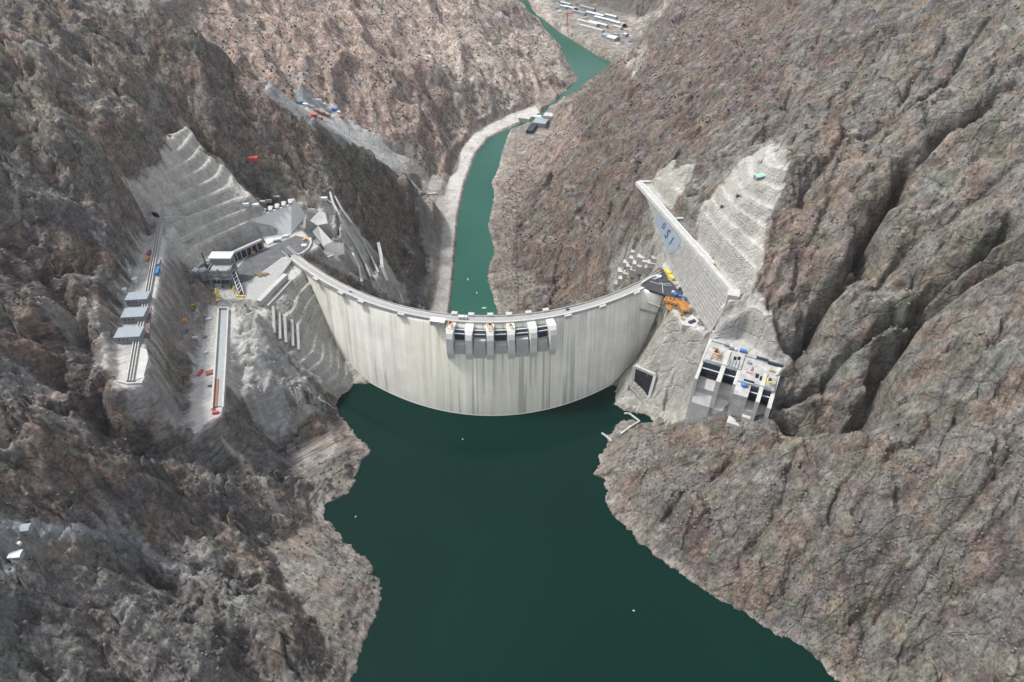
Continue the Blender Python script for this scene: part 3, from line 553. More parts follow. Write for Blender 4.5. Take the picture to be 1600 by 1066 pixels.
# ------------------------------------------------------------------ helpers for things
class MB:
    """collects shapes, links them as one mesh object"""
    def __init__(s): s.bm = bmesh.new()
    def prism(s, poly, z0, z1):
        """plan polygon (metres) between two heights; z may be lists"""
        n = len(poly); a = z0 if hasattr(z0, '__len__') else [z0]*n; c = z1 if hasattr(z1, '__len__') else [z1]*n
        lo = [s.bm.verts.new((p[0], p[1], a[i])) for i, p in enumerate(poly)]; hi = [s.bm.verts.new((p[0], p[1], c[i])) for i, p in enumerate(poly)]
        s.bm.faces.new(lo[::-1]); s.bm.faces.new(hi)
        for i in range(n): s.bm.faces.new([lo[i], lo[(i+1) % n], hi[(i+1) % n], hi[i]])
        return s
    def box(s, c, d, ang=0, tilt=0):
        """centre of base, dimensions, heading"""
        from mathutils import Matrix
        M = Matrix.Translation(c) @ Matrix.Rotation(ang, 4, 'Z') @ Matrix.Rotation(tilt, 4, 'X')
        vs = [s.bm.verts.new(M @ Vector((x*d[0]/2, y*d[1]/2, z*d[2]))) for z in (0, 1) for y in (-1, 1) for x in (-1, 1)]
        for f in ((0,2,3,1),(4,5,7,6),(0,1,5,4),(2,6,7,3),(0,4,6,2),(1,3,7,5)): s.bm.faces.new([vs[i] for i in f])
        return s
    def bar(s, a, b, w, h=None):
        """square beam between two points"""
        a = Vector(a); b = Vector(b); d = b-a; L = d.length
        if L < 1e-4: return s
        q = d.to_track_quat('X', 'Z').to_matrix().to_4x4(); q.translation = a; h = h or w
        vs = [s.bm.verts.new(q @ Vector((x*L, y*w/2, z*h/2))) for x in (0, 1) for y in (-1, 1) for z in (-1, 1)]
        for f in ((0,1,3,2),(4,6,7,5),(0,4,5,1),(2,3,7,6),(0,2,6,4),(1,5,7,3)): s.bm.faces.new([vs[i] for i in f])
        return s
    def cyl(s, c, r, h, seg=14, r2=None, dome=0):
        r2 = r if r2 is None else r2; rings = [(r, 0), (r2, h)]
        if dome: rings += [(r2*.7, h+dome*.7), (r2*.05, h+dome)]
        R = [[s.bm.verts.new((c[0]+q*math.cos(2*math.pi*k/seg), c[1]+q*math.sin(2*math.pi*k/seg), c[2]+z)) for k in range(seg)] for q, z in rings]
        for a, b in zip(R, R[1:]):
            for k in range(seg): s.bm.faces.new([a[k], a[(k+1) % seg], b[(k+1) % seg], b[k]])
        s.bm.faces.new(R[-1]); s.bm.faces.new(R[0][::-1]); return s
    def wall(s, line, z0, z1, w):
        """upright wall along a plan polyline"""
        pl = [Vector((p[0], p[1])) for p in line]; n = len(pl); L = []; R = []
        for i in range(n):
            d = (pl[min(i+1, n-1)]-pl[max(i-1, 0)]).normalized(); o = Vector((-d.y, d.x))*w/2
            za = z0[i] if hasattr(z0, '__len__') else z0; zb = z1[i] if hasattr(z1, '__len__') else z1
            L.append([s.bm.verts.new((pl[i].x+o.x, pl[i].y+o.y, z)) for z in (za, zb)]); R.append([s.bm.verts.new((pl[i].x-o.x, pl[i].y-o.y, z)) for z in (za, zb)])
        for i in range(n-1):
            for q in ([L[i][0], L[i+1][0], L[i+1][1], L[i][1]], [R[i][0], R[i][1], R[i+1][1], R[i+1][0]], [L[i][1], L[i+1][1], R[i+1][1], R[i][1]], [L[i][0], R[i][0], R[i+1][0], L[i+1][0]]): s.bm.faces.new(q)
        s.bm.faces.new([L[0][0], L[0][1], R[0][1], R[0][0]]); s.bm.faces.new([L[-1][0], R[-1][0], R[-1][1], L[-1][1]]); return s
    def build(s, name, mat, parent=None, bevel=0):
        bmesh.ops.recalc_face_normals(s.bm, faces=s.bm.faces[:])
        if bevel: bmesh.ops.bevel(s.bm, geom=[e for e in s.bm.edges], offset=bevel, segments=1, affect='EDGES')
        me = bpy.data.meshes.new(name); 
        if parent is not None:
            off = parent.matrix_basis.inverted(); s.bm.transform(off)
        s.bm.to_mesh(me); s.bm.free(); o = bpy.data.objects.new(name, me); COL.objects.link(o); o.parent = parent
        me.materials.append(mat); return o
def tag(o, label, cat, group=None, kind=None):
    if label: o['label'] = label
    if cat: o['category'] = cat
    if group: o['group'] = group
    if kind: o['kind'] = kind
    return o
def thing(name, loc, label, cat, group=None, ang=0):
    o = bpy.data.objects.new(name, None); o.empty_display_size = 5; COL.objects.link(o)
    o.location = loc; o.rotation_euler = (0, 0, ang)
    o.matrix_basis  # the basis follows location
    return tag(o, label, cat, group)
def sub(name, mb, mat, parent):
    """part of a part: same world placement, parented one level deeper"""
    top = parent.parent; o = mb.build(name, mat, top); o.parent = parent; return o

M = {k: gmat(k, *v) for k, v in {
 'concrete': ((.42,.415,.395), .10, .12), 'deck_concrete': ((.36,.357,.345), .2, .12), 'pier_concrete': ((.58,.575,.54), .06, .12), 'old_concrete': ((.33,.328,.31), .12, .2), 'white_paint': ((.56,.57,.58), .05, .3),
 'orange_steel': ((.62,.27,.05), .1, .5), 'yellow_steel': ((.62,.45,.06), .1, .5), 'dark_steel': ((.035,.045,.065), .2, .5),
 'dusty_asphalt': ((.115,.118,.122), .2, .12), 'asphalt': ((.045,.048,.055), .15, .1), 'blue_steel': ((.05,.16,.40), .1, .5), 'grey_steel': ((.22,.24,.26), .12, .5),
 'roof_grey': ((.25,.285,.31), .06, .3), 'rust': ((.26,.12,.08), .15, .5), 'red_paint': ((.50,.08,.07), .1, .5), 'portal_dark': ((.012,.014,.018), .1, .5), 'black_void': ((.006,.006,.008), .1, .5),
 'green_sheet': ((.30,.50,.45), .1, .4), 'tyre': ((.02,.02,.02), .1, 1), 'glass': ((.03,.05,.06), .1, 1), 'timber': ((.33,.22,.12), .15, .6), 'gravel': ((.33,.33,.32), .12, .3)}.items()}
# ------------------------------------------------------------------ the arch dam
XL, XR = -306.0, 200.0
dam = thing('arch_dam', (-20, float(crest_y(-20.0)), 0), 'huge pale curved concrete arch dam streaked with stains between two cliffs', 'dam')
md, t, b = newmat('dam_concrete'); tc = N(t, 'ShaderNodeTexCoord').outputs['Object']
st = noise(t, mapping(t, tc, (1, .02, .035)), .10, 8, .68, .1)
st2 = noise(t, mapping(t, tc, (1, .02, .09)), .22, 7, .7)
c = ramp(t, st, [(.30, (.26, .255, .225)), (.44, (.44, .435, .405)), (.6, (.52, .515, .49)), (.8, (.57, .565, .54))])
c = mixc(t, 1, c, ramp(t, st2, [(.3, (.88, .88, .87)), (.5, (1, 1, 1)), (.75, (1.04, 1.04, 1.03))]), 'MULTIPLY')
sx = N(t, 'ShaderNodeSeparateXYZ'); t.links.new(tc, sx.inputs[0])
def band(val, lo, hi, soft):
    a = N(t, 'ShaderNodeMapRange'); a.interpolation_type = 'SMOOTHSTEP'; t.links.new(val, a.inputs[0]); a.inputs[1].default_value = lo-soft; a.inputs[2].default_value = lo+soft
    b_ = N(t, 'ShaderNodeMapRange'); b_.interpolation_type = 'SMOOTHSTEP'; t.links.new(val, b_.inputs[0]); b_.inputs[1].default_value = hi+soft; b_.inputs[2].default_value = hi-soft
    m_ = N(t, 'ShaderNodeMath'); m_.operation = 'MULTIPLY'; t.links.new(a.outputs[0], m_.inputs[0]); t.links.new(b_.outputs[0], m_.inputs[1]); return m_.outputs[0]
under = N(t, 'ShaderNodeMath'); under.operation = 'MULTIPLY'
t.links.new(band(sx.outputs[0], -100, 90, 35), under.inputs[0])
t.links.new(ramp(t, noise(t, mapping(t, tc, (1, .02, .012)), .14, 5, .6), [(.38, 0.0), (.58, .9)]), under.inputs[1])
c = mixc(t, 1, c, ramp(t, noise(t, tc, .035, 5, .6), [(.35, (.88, .88, .87)), (.6, (1.03, 1.03, 1.03))]), 'MULTIPLY')
c = mixc(t, under.outputs[0], c, (.43, .425, .345))
dk = N(t, 'ShaderNodeMath'); dk.operation = 'MULTIPLY'; t.links.new(band(sx.outputs[0], -90, 120, 40), dk.inputs[0])
t.links.new(ramp(t, noise(t, mapping(t, tc, (1, .02, .03)), .17, 4, .55, .0), [(.52, 0.0), (.64, .8)]), dk.inputs[1])
c = mixc(t, dk.outputs[0], c, (.23, .235, .205))
wj = N(t, 'ShaderNodeMath'); wj.operation = 'PINGPONG'; t.links.new(sx.outputs[0], wj.inputs[0]); wj.inputs[1].default_value = 9.0
c = mixc(t, 1, c, ramp(t, wj.outputs[0], [(0, (.78, .78, .78)), (.05, (1, 1, 1))]), 'MULTIPLY')
wz = N(t, 'ShaderNodeMath'); wz.operation = 'PINGPONG'; t.links.new(sx.outputs[2], wz.inputs[0]); wz.inputs[1].default_value = 1.5
c = mixc(t, 1, c, ramp(t, wz.outputs[0], [(0, (.90, .90, .90)), (.2, (1, 1, 1))]), 'MULTIPLY')
lo = N(t, 'ShaderNodeMapRange'); t.links.new(sx.outputs[2], lo.inputs[0]); lo.inputs[1].default_value = WATER+.6; lo.inputs[2].default_value = WATER+1.6
c = mixc(t, lo.outputs[0], (.62, .62, .58), c)
c = mixc(t, 1, c, (1.50, 1.48, 1.42), 'MULTIPLY')
t.links.new(c, b.inputs['Base Color']); b.inputs['Roughness'].default_value = .85; b.inputs['Specular IOR Level'].default_value = .2
bm = bmesh.new(); NS = 150; xs = np.linspace(XL, XR, NS); zs = np.concatenate([np.linspace(-1.5, WATER-8, 26), [-175, -228]])
rows = []
for z in zs: rows.append([(x, float(face_y(x, z)), z) for x in xs])
def dsy(x, z):          # downstream face leans out below the crest
    t_ = -z/215.0; return float(crest_y(x)) + 26*t_ - 30*t_*(1-t_)*1.2
loops = []
for x_i, x in enumerate(xs):
    prof = [bm.verts.new(r[x_i]) for r in rows] + [bm.verts.new((x, dsy(x, z), z)) for z in (-228, -190, -150, -110, -70, -35, -1.5)]
    loops.append(prof)
for a, c_ in zip(loops, loops[1:]):
    for k in range(len(a)): bm.faces.new([a[k], a[(k+1) % len(a)], c_[(k+1) % len(a)], c_[k]])
bm.faces.new(loops[0]); bm.faces.new(loops[-1][::-1])
bmesh.ops.recalc_face_normals(bm, faces=bm.faces[:])
for f in bm.faces: f.smooth = True
mm = MB(); mm.bm.free(); mm.bm = bm; wall_o = mm.build('dam_wall', md, dam)
def ribbon(x0, x1, off0, off1, z0, z1, n=120):
    """strip following the crest; offsets measured upstream from its downstream edge"""
    mb = MB(); xs = np.linspace(x0, x1, n); L = []
    for x in xs:
        d = (float(crest_y(x+.5))-float(crest_y(x-.5))); nn_ = Vector((d, -1)).normalized()
        a = Vector((x, float(crest_y(x))))+nn_*off0; c_ = Vector((x, float(crest_y(x))))+nn_*off1
        L.append([mb.bm.verts.new((p.x, p.y, z)) for p, z in ((a, z0), (c_, z0), (c_, z1), (a, z1))])
    for a, c_ in zip(L, L[1:]):
        for k in range(4): mb.bm.faces.new([a[k], a[(k+1) % 4], c_[(k+1) % 4], c_[k]])
    mb.bm.faces.new(L[0]); mb.bm.faces.new(L[-1][::-1]); return mb
ribbon(XL, XR-4, -.6, 11.4, -2.2, 0).build('crest_slab', M['concrete'], dam)
road_m = gmat('crest_paving', (.30, .295, .29), .08, .3)
rd_ = ribbon(XL, XR-6, 1.6, 7.6, -.1, .05).build('crest_road', road_m, dam)
ribbon(XL, XR-8, -.9, -.3, -3, 1.9).build('parapet', M['concrete'], dam)
ribbon(XL+4, 150, 11.0, 11.6, -3, 1.5).build('parapet', M['concrete'], dam)
kb = ribbon(XL, XR-8, 1.0, 1.5, 0, .35).build('kerb', M['white_paint'], dam); kb.parent = rd_
def F(px, py, lift=0.0, wat=False):
    """exact ground point seen along a sight line"""
    g = G(px, py); x = (px-800)/FOC; yy = (533-py)/FOC; d = np.array([x, cP+yy*sP, -sP+yy*cP])
    t0 = g[1]/d[1]; t = np.arange(max(t0-140, 250), t0+160, .7); Z_ = CAMZ+d[2]*t; h = height(d[0]*t, d[1]*t)
    if wat: h = np.maximum(h, WATER if g[1] < 620 else RIVER)
    k = np.argmax(Z_ < h); return (float(d[0]*t[k]), float(d[1]*t[k]), float(h[k])+lift)
V = lambda p: Vector(p)
# ------------------------------------------------------------------ dam: piers, gates, ledges
def frame_at(x):
    d = (float(crest_y(x+.5))-float(crest_y(x-.5))); nrm = Vector((d, -1)).normalized(); tg = Vector((-nrm.y, nrm.x))
    return Vector((x, float(crest_y(x)))), nrm, tg
def extr(prof, x, w, o0=11.4):
    """profile (outward, z) given a width along the crest"""
    mb = MB(); c, nr, tg = frame_at(x); A = []; B = []
    for r, z in prof:
        for sgn, L in ((-1, A), (1, B)):
            ww = w/2*(1 if r < 15 else .8) if w < 12 else w/2
            p = c+nr*(o0+r)+tg*sgn*ww; L.append(mb.bm.verts.new((p.x, p.y, z)))
    n = len(prof); mb.bm.faces.new(A); mb.bm.faces.new(B[::-1])
    for i in range(n): mb.bm.faces.new([A[i], B[i], B[(i+1) % n], A[(i+1) % n]])
    return mb
pier_px = [708, 735, 765.5, 795.5, 827, 855]
pier_x = [P(p, 508, 0)[0] for p in pier_px]
for i, x in enumerate(pier_x):
    pr = extr([(-.4, -.6), (6, -.9), (13, -1.2), (17, -5), (19.5, -11), (20, -32), (17, -44), (-.4, -52)], x, 9.6).build('spillway_pier', M['pier_concrete'], dam)
    c_, nr, tg = frame_at(x)
    q = c_-nr*2.6; dam_h = MB().box((q.x, q.y, -4.5), (7, 5.2, 7.5), math.atan2(tg.y, tg.x)).build('bearing_block', M['concrete'], dam)
for i in range(5):
    x = (pier_x[i]+pier_x[i+1])/2; wd = (pier_x[i+1]-pier_x[i])-9.2; big_ = i % 2 == 0
    extr([(-.4, -44), (15+(0 if big_ else 2), -40), (15, -22 if big_ else -15), (7, -19 if big_ else -13), (-.4, -19 if big_ else -13)], x, wd+.0 if wd > 12 else 12.1).build('spillway_sill', M['concrete'], dam)
    g = extr([(4, -18 if big_ else -12), (10, -18.5 if big_ else -12.5), (11.5, -11), (10, -7), (4, -5.5)], x, max(wd, 12.1)).build('spillway_gate', M['dark_steel'], dam)
    o2 = extr([(7, -4.2), (8.2, -4.2), (8.2, -5.4), (7, -5.4)], x, max(wd, 12.1)).build('gate_beam', M['white_paint'], dam); o2.parent = g
    o2 = extr([(13.2, -5.6), (14, -5.6), (14, -6.6), (13.2, -6.6)], x, max(wd, 12.1)).build('gate_beam', M['white_paint'], dam); o2.parent = g
def face_strip(px0, py0, px1, py1, h, out):
    """ledge on the upstream face between two sighted points"""
    mb = MB(); L = []
    z0 = on_face(px0, py0); z1 = on_face(px1, py1); x0 = P(px0, py0, z0)[0]; x1 = P(px1, py1, z1)[0]
    for k in range(9):
        a = k/8; x = x0+(x1-x0)*a; z = z0+(z1-z0)*a; y = float(face_y(x, z))
        L.append([mb.bm.verts.new(v) for v in ((x, y+1, z), (x, y-out, z), (x, y-out, z-h), (x, y+1, z-h))])
    for a, c_ in zip(L, L[1:]):
        for k in range(4): mb.bm.faces.new([a[k], a[(k+1) % 4], c_[(k+1) % 4], c_[k]])
    mb.bm.faces.new(L[0]); mb.bm.faces.new(L[-1][::-1]); return mb
face_strip(1012, 471, 1034, 478, 1.6, 3.0).build('ledge', M['old_concrete'], dam)
face_strip(1000, 482, 1026, 489, 1.6, 3.0).build('ledge', M['old_concrete'], dam)
for px in (497, 543, 577, 640, 878, 930, 985):
    x = P(px, 0+498-abs(px-780)*.0, 0)[0] if 0 else (px-800)*.80
    c_, nr, tg = frame_at(x); q = c_+nr*13.2; MB().box((q.x, q.y, -3.5), (9, 3.6, 4.4), math.atan2(tg.y, tg.x)).build('viewing_bay', M['concrete'], dam)
lp = MB()
for k in range(28):
    x = XL+12+k*(XR-XL-40)/27; c_, nr, tg = frame_at(x)
    thing_ = None
# ------------------------------------------------------------------ vehicles
def vehicle(p, ang, body, label, cat='car', L=4.6, W=1.9, H=1.5, cargo=None, group=None, name='parked_car'):
    t = thing(name, p, label, cat, group, ang); B = lambda mb, n, m: mb.build(n, M[m] if isinstance(m, str) else m)
    def put(mb, n, m): o = mb.build(n, M[m]); o.parent = t; return o
    mb = MB(); k = H/1.5
    if cargo:
        cab = MB(); cab.box((L/2-L*.13, 0, .5), (L*.24, W, H-.5)); cb_ = put(cab, 'cab', body)
        mb = MB(); mb.box((-L*.14, 0, 1.0), (L*.68, W*1.04, H-.8)); put(mb, 'cargo_bed', cargo)
        put(MB().box((L*.49-.02, 0, H*.55), (.12, W*.86, H*.3)), 'windscreen', 'glass').parent = cb_; put(MB().box((0, 0, .55), (L*.94, W*.6, .4)), 'chassis', 'dark_steel')
        wx = (L*.36, -L*.22, -L*.38)
    else:
        mb.box((0, 0, .35*k), (L, W, .55*k)); put(mb, 'body', body)
        prof = [(-L*.42, .88*k), (-L*.34, H), (L*.14, H), (L*.30, .88*k)]; mb = MB(); A = [mb.bm.verts.new((x, -W*.44, z)) for x, z in prof]; C_ = [mb.bm.verts.new((x, W*.44, z)) for x, z in prof]
        mb.bm.faces.new(A); mb.bm.faces.new(C_[::-1])
        for i in range(4): mb.bm.faces.new([A[i], C_[i], C_[(i+1) % 4], A[(i+1) % 4]])
        put(mb, 'windows', 'glass'); put(MB().box((-L*.10, 0, H+.0), (L*.46, W*.84, .06)), 'roof', body); wx = (L*.3, -L*.3)
    for x in wx:
        for sy in (-1, 1):
            mb = MB(); seg = 10; r = .36*k if not cargo else .5
            a = [[mb.bm.verts.new((x+r*math.cos(q*.628), sy*W*.5+dy, r+r*math.sin(q*.628))) for q in range(seg)] for dy in (-.12, .12)]
            for q in range(seg): mb.bm.faces.new([a[0][q], a[0][(q+1) % seg], a[1][(q+1) % seg], a[1][q]])
            mb.bm.faces.new(a[0]); mb.bm.faces.new(a[1][::-1]); put(mb, 'wheel', 'tyre')
    return t
def crest_p(px, off):
    x = (px-800)*.815
    for _ in range(20):
        c_, nr, tg = frame_at(x); q = c_+nr*off; u, v_ = project((q.x, q.y, 0)); x += (px-u)*.5
    return (q.x, q.y, .06), math.atan2(tg.y, tg.x)
p, a = crest_p(723, 4); vehicle(p, a, 'white_paint', 'white box truck driving along the middle of the dam crest road', 'truck', 11, 3.2, 3.6, 'white_paint', name='box_truck')
p, a = crest_p(887, 3); vehicle(p, a, 'dark_steel', 'small dark car on the right half of the dam crest road', 'car')
p, a = crest_p(548, 5); vehicle(p, a, 'grey_steel', 'small grey car on the left half of the dam crest road', 'car')
# control house
def shed(p, ang, d, label, cat='shed', wall='white_paint', roof='white_paint', pitch=.0, group=None, name='shed', doors=True):
    """walls, roof with eaves, door and windows"""
    t = thing(name, p, label, cat, group, ang); L, W, H = d
    def put(mb, n, m, par=None): o = mb.build(n, M[m]); o.parent = par or t; return o
    w_ = put(MB().box((0, 0, -2), (L, W, H+2)), 'wall', wall)
    mb = MB(); e = .5; rz = pitch*W/2
    if pitch:
        prof = [(-W/2-e, H-.1), (0, H+rz), (W/2+e, H-.1), (W/2+e, H-.35), (0, H+rz-.3), (-W/2-e, H-.35)]
    else: prof = [(-W/2-e, H), (W/2+e, H+.25), (W/2+e, H+.6), (-W/2-e, H+.4)]
    A = [mb.bm.verts.new((-L/2-e, y, z)) for y, z in prof]; C_ = [mb.bm.verts.new((L/2+e, y, z)) for y, z in prof]; n = len(prof)
    mb.bm.faces.new(A); mb.bm.faces.new(C_[::-1])
    for i in range(n): mb.bm.faces.new([A[i], C_[i], C_[(i+1) % n], A[(i+1) % n]])
    put(mb, 'roof', roof)
    if pitch:      # gable walls under the roof
        mb = MB()
        for sx_ in (-1, 1):
            vs = [mb.bm.verts.new((sx_*(L/2-.02), y, z)) for y, z in ((-W/2, H-.1), (0, H+rz-.32), (W/2, H-.1))]; mb.bm.faces.new(vs)
        put(mb, 'gable', wall)
    if doors:
        put(MB().box((L*.28, -W/2-.03, 0), (min(1.6, L*.2), .1, min(2.3, H*.8))), 'door', 'grey_steel')
        for k in range(max(1, int(L/7))): put(MB().box((-L*.35+k*L*.5/max(1, int(L/7)), -W/2-.03, H*.45), (1.6, .1, H*.25)), 'window', 'glass')
    return t
p, a = crest_p(684, 15.5); shed((p[0], p[1], -1.0), a, (17, 7.5, 4.5), 'white flat roofed block on the upstream edge of the crest left of the piers', 'control house', 'concrete', 'white_paint', name='control_house')
# hoists on the piers
def hoist(p, ang, mat, label, S=1.0, cat='hoist'):
    t = thing('gate_hoist', p, label, cat, None, ang)
    def put(mb, n, m): o = mb.build(n, M[m]); o.parent = t; return o
    for x in (-2.6, 2.6):
        for y in (-3.4, 3.4): put(MB().bar((x*S, y*S, 0), (x*S*.8, y*S*.85, 6*S), .55*S), 'leg', mat)
    mb = MB(); 
    for x in (-2.1, 2.1): mb.bar((x*S, -3.6*S, 6*S), (x*S, 3.6*S, 6*S), .7*S)
    for y in (-3, 0, 3): mb.bar((-2.3*S, y*S, 6*S), (2.3*S, y*S, 6*S), .6*S)
    mb.bar((-2.6*S, -3.2*S, 1*S), (-2.2*S, 3*S, 5.6*S), .35*S); mb.bar((2.6*S, 3.2*S, 1*S), (2.2*S, -3*S, 5.6*S), .35*S); put(mb, 'girder', mat)
    put(MB().box((0, 0, 6.2*S), (2.6*S, 3*S, 1.6*S)), 'winch', 'dark_steel'); return t
for px, i, mtl, lb in ((0, 0, 'orange_steel', 'faded orange hoist frame on the leftmost spillway pier'), (0, 2, 'orange_steel', 'bright orange hoist frame on the third spillway pier from the left'), (0, 3, 'orange_steel', 'orange hoist frame on the fourth spillway pier from the left')):
    c_, nr, tg = frame_at(pier_x[i]); q = c_+nr*(11.4+9); hoist((q.x, q.y, -1.1), math.atan2(tg.y, tg.x)+.2*i, mtl, lb, 1.0 if i != 3 else .7)
# ------------------------------------------------------------------ right abutment platform
asp = [(1000,446),(1017,436),(1028,437),(1029.5,428),(1038,423),(1043,436),(1050,441),(1059,453),(1063,448),(1069,453),(1066,462),(1073,471),(1063,473),(1048,467),(1040,461),(1016,453)]
slab = MB().prism(WP(asp, .3), -3, .3).build('access_road', M['asphalt']); slab['kind'] = 'structure'
mk = MB()
for l in ([(1015,439),(1030,444),(1048,443)], [(1035,443),(1036,458)], [(1030,441),(1041,446),(1050,446)]):
    mk.wall([P2(a, b, .3) for a, b in l], .3, .34, .5)
mk.build('road_marking', M['white_paint'], slab)
t = thing('parapet_wall', P(1029, 431, 0), 'white curved end of the crest parapet beside the dark platform', 'parapet')
MB().wall(WP([(1002,444),(1015,436),(1026,431.5),(1031,433)], 0), -1, 2.6, 1.6).build('wall_panel', M['white_paint'], t)
MB().cyl((*P2(1029.5, 433.5, 0), -1), 3.2, 3.6).build('end_post', M['white_paint'], t)
vehicle((*P2(1053.5, 461, 0), .35), 1.9, 'white_paint', 'blue and white truck on the asphalt beside the orange formwork', 'truck', 9, 3, 3.4, 'blue_steel', name='truck')
vehicle((*P2(1066, 467, 0), .35), 2.6, 'blue_steel', 'dark blue truck at the right hand corner of the asphalt platform', 'truck', 10, 3, 3.6, 'blue_steel', name='truck')
vehicle((*P2(1061, 452, 0), .35), 1.2, 'dark_steel', 'black car parked against the slope on the asphalt platform', 'car')
# yellow formwork panels
t = thing('formwork_stack', (*P2(1047, 431, 0), 0), 'long yellow stack of formwork panels at the foot of the anchored wall', 'formwork')
for k in range(4):
    a = P(1041+k*3.0, 425+k*4.0, 0); MB().box((a[0], a[1], 0), (5.2, 4.2, 3+k % 2), -1.0).build('panel_stack', M['yellow_steel'], t)
def scaffold(p, ang, label, L, W, H, mat='orange_steel', nx=5):
    t = thing('scaffold_frame', p, label, 'scaffold', None, ang)
    def put(mb, n, m): o = mb.build(n, M[m]); o.parent = t; return o
    for k in range(nx):
        x = -L/2+L*k/(nx-1)
        for y in (-W/2, W/2): put(MB().bar((x, y, -2), (x, y, H*(.8+.3*((k*7+int(y)) % 3)/2)), .7), 'post', mat)
    mb = MB()
    for z in (H*.4, H*.8):
        for y in (-W/2, W/2): mb.bar((-L/2, y, z), (L/2, y, z), .6)
        for k in range(nx): x = -L/2+L*k/(nx-1); mb.bar((x, -W/2, z), (x, W/2, z), .5)
    for k in range(nx-1):
        x = -L/2+L*k/(nx-1); mb.bar((x, -W/2, H*.4), (x+L/(nx-1), -W/2, H*.8), .45)
    put(mb, 'rails', mat); put(MB().box((0, 0, H*.42), (L*.9, W*.6, .4)), 'deck', 'timber'); return t
q = F(1049, 474); scaffold(q, -.5, 'orange scaffold frame along the top corner of the dam beside the asphalt', 17, 7, 6)
q = F(1066, 482); scaffold(q, -1.35, 'tall orange climbing formwork on the pale pad above the rock face', 21, 8, 8, nx=6)
q = F(1046, 484); scaffold(q, -1.1, 'small pale orange frame tucked beside the dam contact', 8, 4, 4, nx=3)
q = F(1064, 499); hoist(q, .6, 'yellow_steel', 'yellow hoist at the lower end of the orange formwork', .8)
t = thing('concrete_pad', F(1078, 504), 'pale concrete pad with a dark skip below the orange formwork', 'pad')
pz = ground(*P2(1078, 503, 0)); MB().prism(WP([(1058,494),(1070,500),(1082,492),(1092,502),(1086,512),(1066,508)], pz), pz-6, pz+.6).build('slab', M['concrete'], t)
MB().box((*P2(1081, 504, pz), pz+.6), (9, 3.5, 2), .5).build('skip', M['dark_steel'], t)
# ------------------------------------------------------------------ long anchored wall with the lettering
def lerp(A, a):
    k = min(int(a*(len(A)-1)), len(A)-2); f = a*(len(A)-1)-k; return V(A[k])*(1-f)+V(A[k+1])*f
t = thing('anchored_wall', wallT[2], 'long slanting concrete wall with a white coping and painted letters above the right end of the dam', 'retaining wall')
mb = MB(); NU, NV = 60, 14; rows_ = []
for j in range(NV+1):
    rows_.append([mb.bm.verts.new(lerp(wallT, i/NU)*(1-j/NV)+lerp(wallB, i/NU)*j/NV) for i in range(NU+1)])
for j in range(NV):
    for i in range(NU): mb.bm.faces.new([rows_[j][i], rows_[j][i+1], rows_[j+1][i+1], rows_[j+1][i]])
back = []
for i in range(NU+1):
    p_ = lerp(wallT, i/NU); back.append(mb.bm.verts.new((p_.x+9, p_.y+2, 20)))
for i in range(NU): mb.bm.faces.new([rows_[0][i], back[i], back[i+1], rows_[0][i+1]])
def wpt(a, b, off=0):
    p_ = lerp(wallT, a)*(1-b)+lerp(wallB, a)*b
    u = (lerp(wallT, min(a+.02, 1))-lerp(wallT, max(a-.02, 0))).normalized(); v_ = (lerp(wallT, a)-lerp(wallB, a)).normalized(); n_ = u.cross(v_).normalized()
    if n_.y > 0: n_ = -n_
    return p_+n_*off, u, v_, n_
from mathutils import Matrix
for j in range(1, 13):
    for i in range(52):
        a = .40+.58*i/51; b = j/13.0
        if b < .22: continue
        if a < .52 and b < .34: continue
        if random.random() < .06: continue
        p_, u, v_, n_ = wpt(a, b, .0); M4 = Matrix((( *u, 0), (*v_, 0), (*n_, 0), (0, 0, 0, 1))).transposed(); M4.translation = p_
        vs = [mb.bm.verts.new(M4 @ Vector((x*.62, y*.62, z))) for x, y, z in ((-1,-1,-.2),(1,-1,-.2),(1,1,-.2),(-1,1,-.2),(-.6,-.6,.75),(.6,-.6,.75),(.6,.6,.75),(-.6,.6,.75))]
        for f in ((4,5,6,7),(0,1,5,4),(1,2,6,5),(2,3,7,6),(3,0,4,7)): mb.bm.faces.new([vs[k] for k in f])
face = mb.build('wall_face', gmat('shotcrete', (.23,.228,.212), .14, .18, bump=.3), t)
mb = MB(); cl = [P2(996, 284, 40.6), P2(1035, 328, 40.6), P2(1072, 370, 40.6), P2(1110, 413, 40.6), P2(1143, 451, 40.6)]
MB().wall(cl, 36, 41.2, 6).build('coping', M['concrete'], t)
MB().wall([(x+4.6, y+1) for x, y in cl[:4]], 40, 42.6, 1.2).build('parapet', M['white_paint'], t)
e = P(1146, 461, 40); MB().box((e[0], e[1], 25), (13, 15, 19), -.3).build('end_block', M['concrete'], t)
e = P(1056, 342, 40); MB().box((e[0]+6, e[1], 37), (12, 4, 4.6), .1).build('cross_wall', M['concrete'], t)
e = P(999, 285, 40); MB().box((e[0]+8, e[1]+2, 36), (16, 5, 5), .05).build('cross_wall', M['concrete'], t)
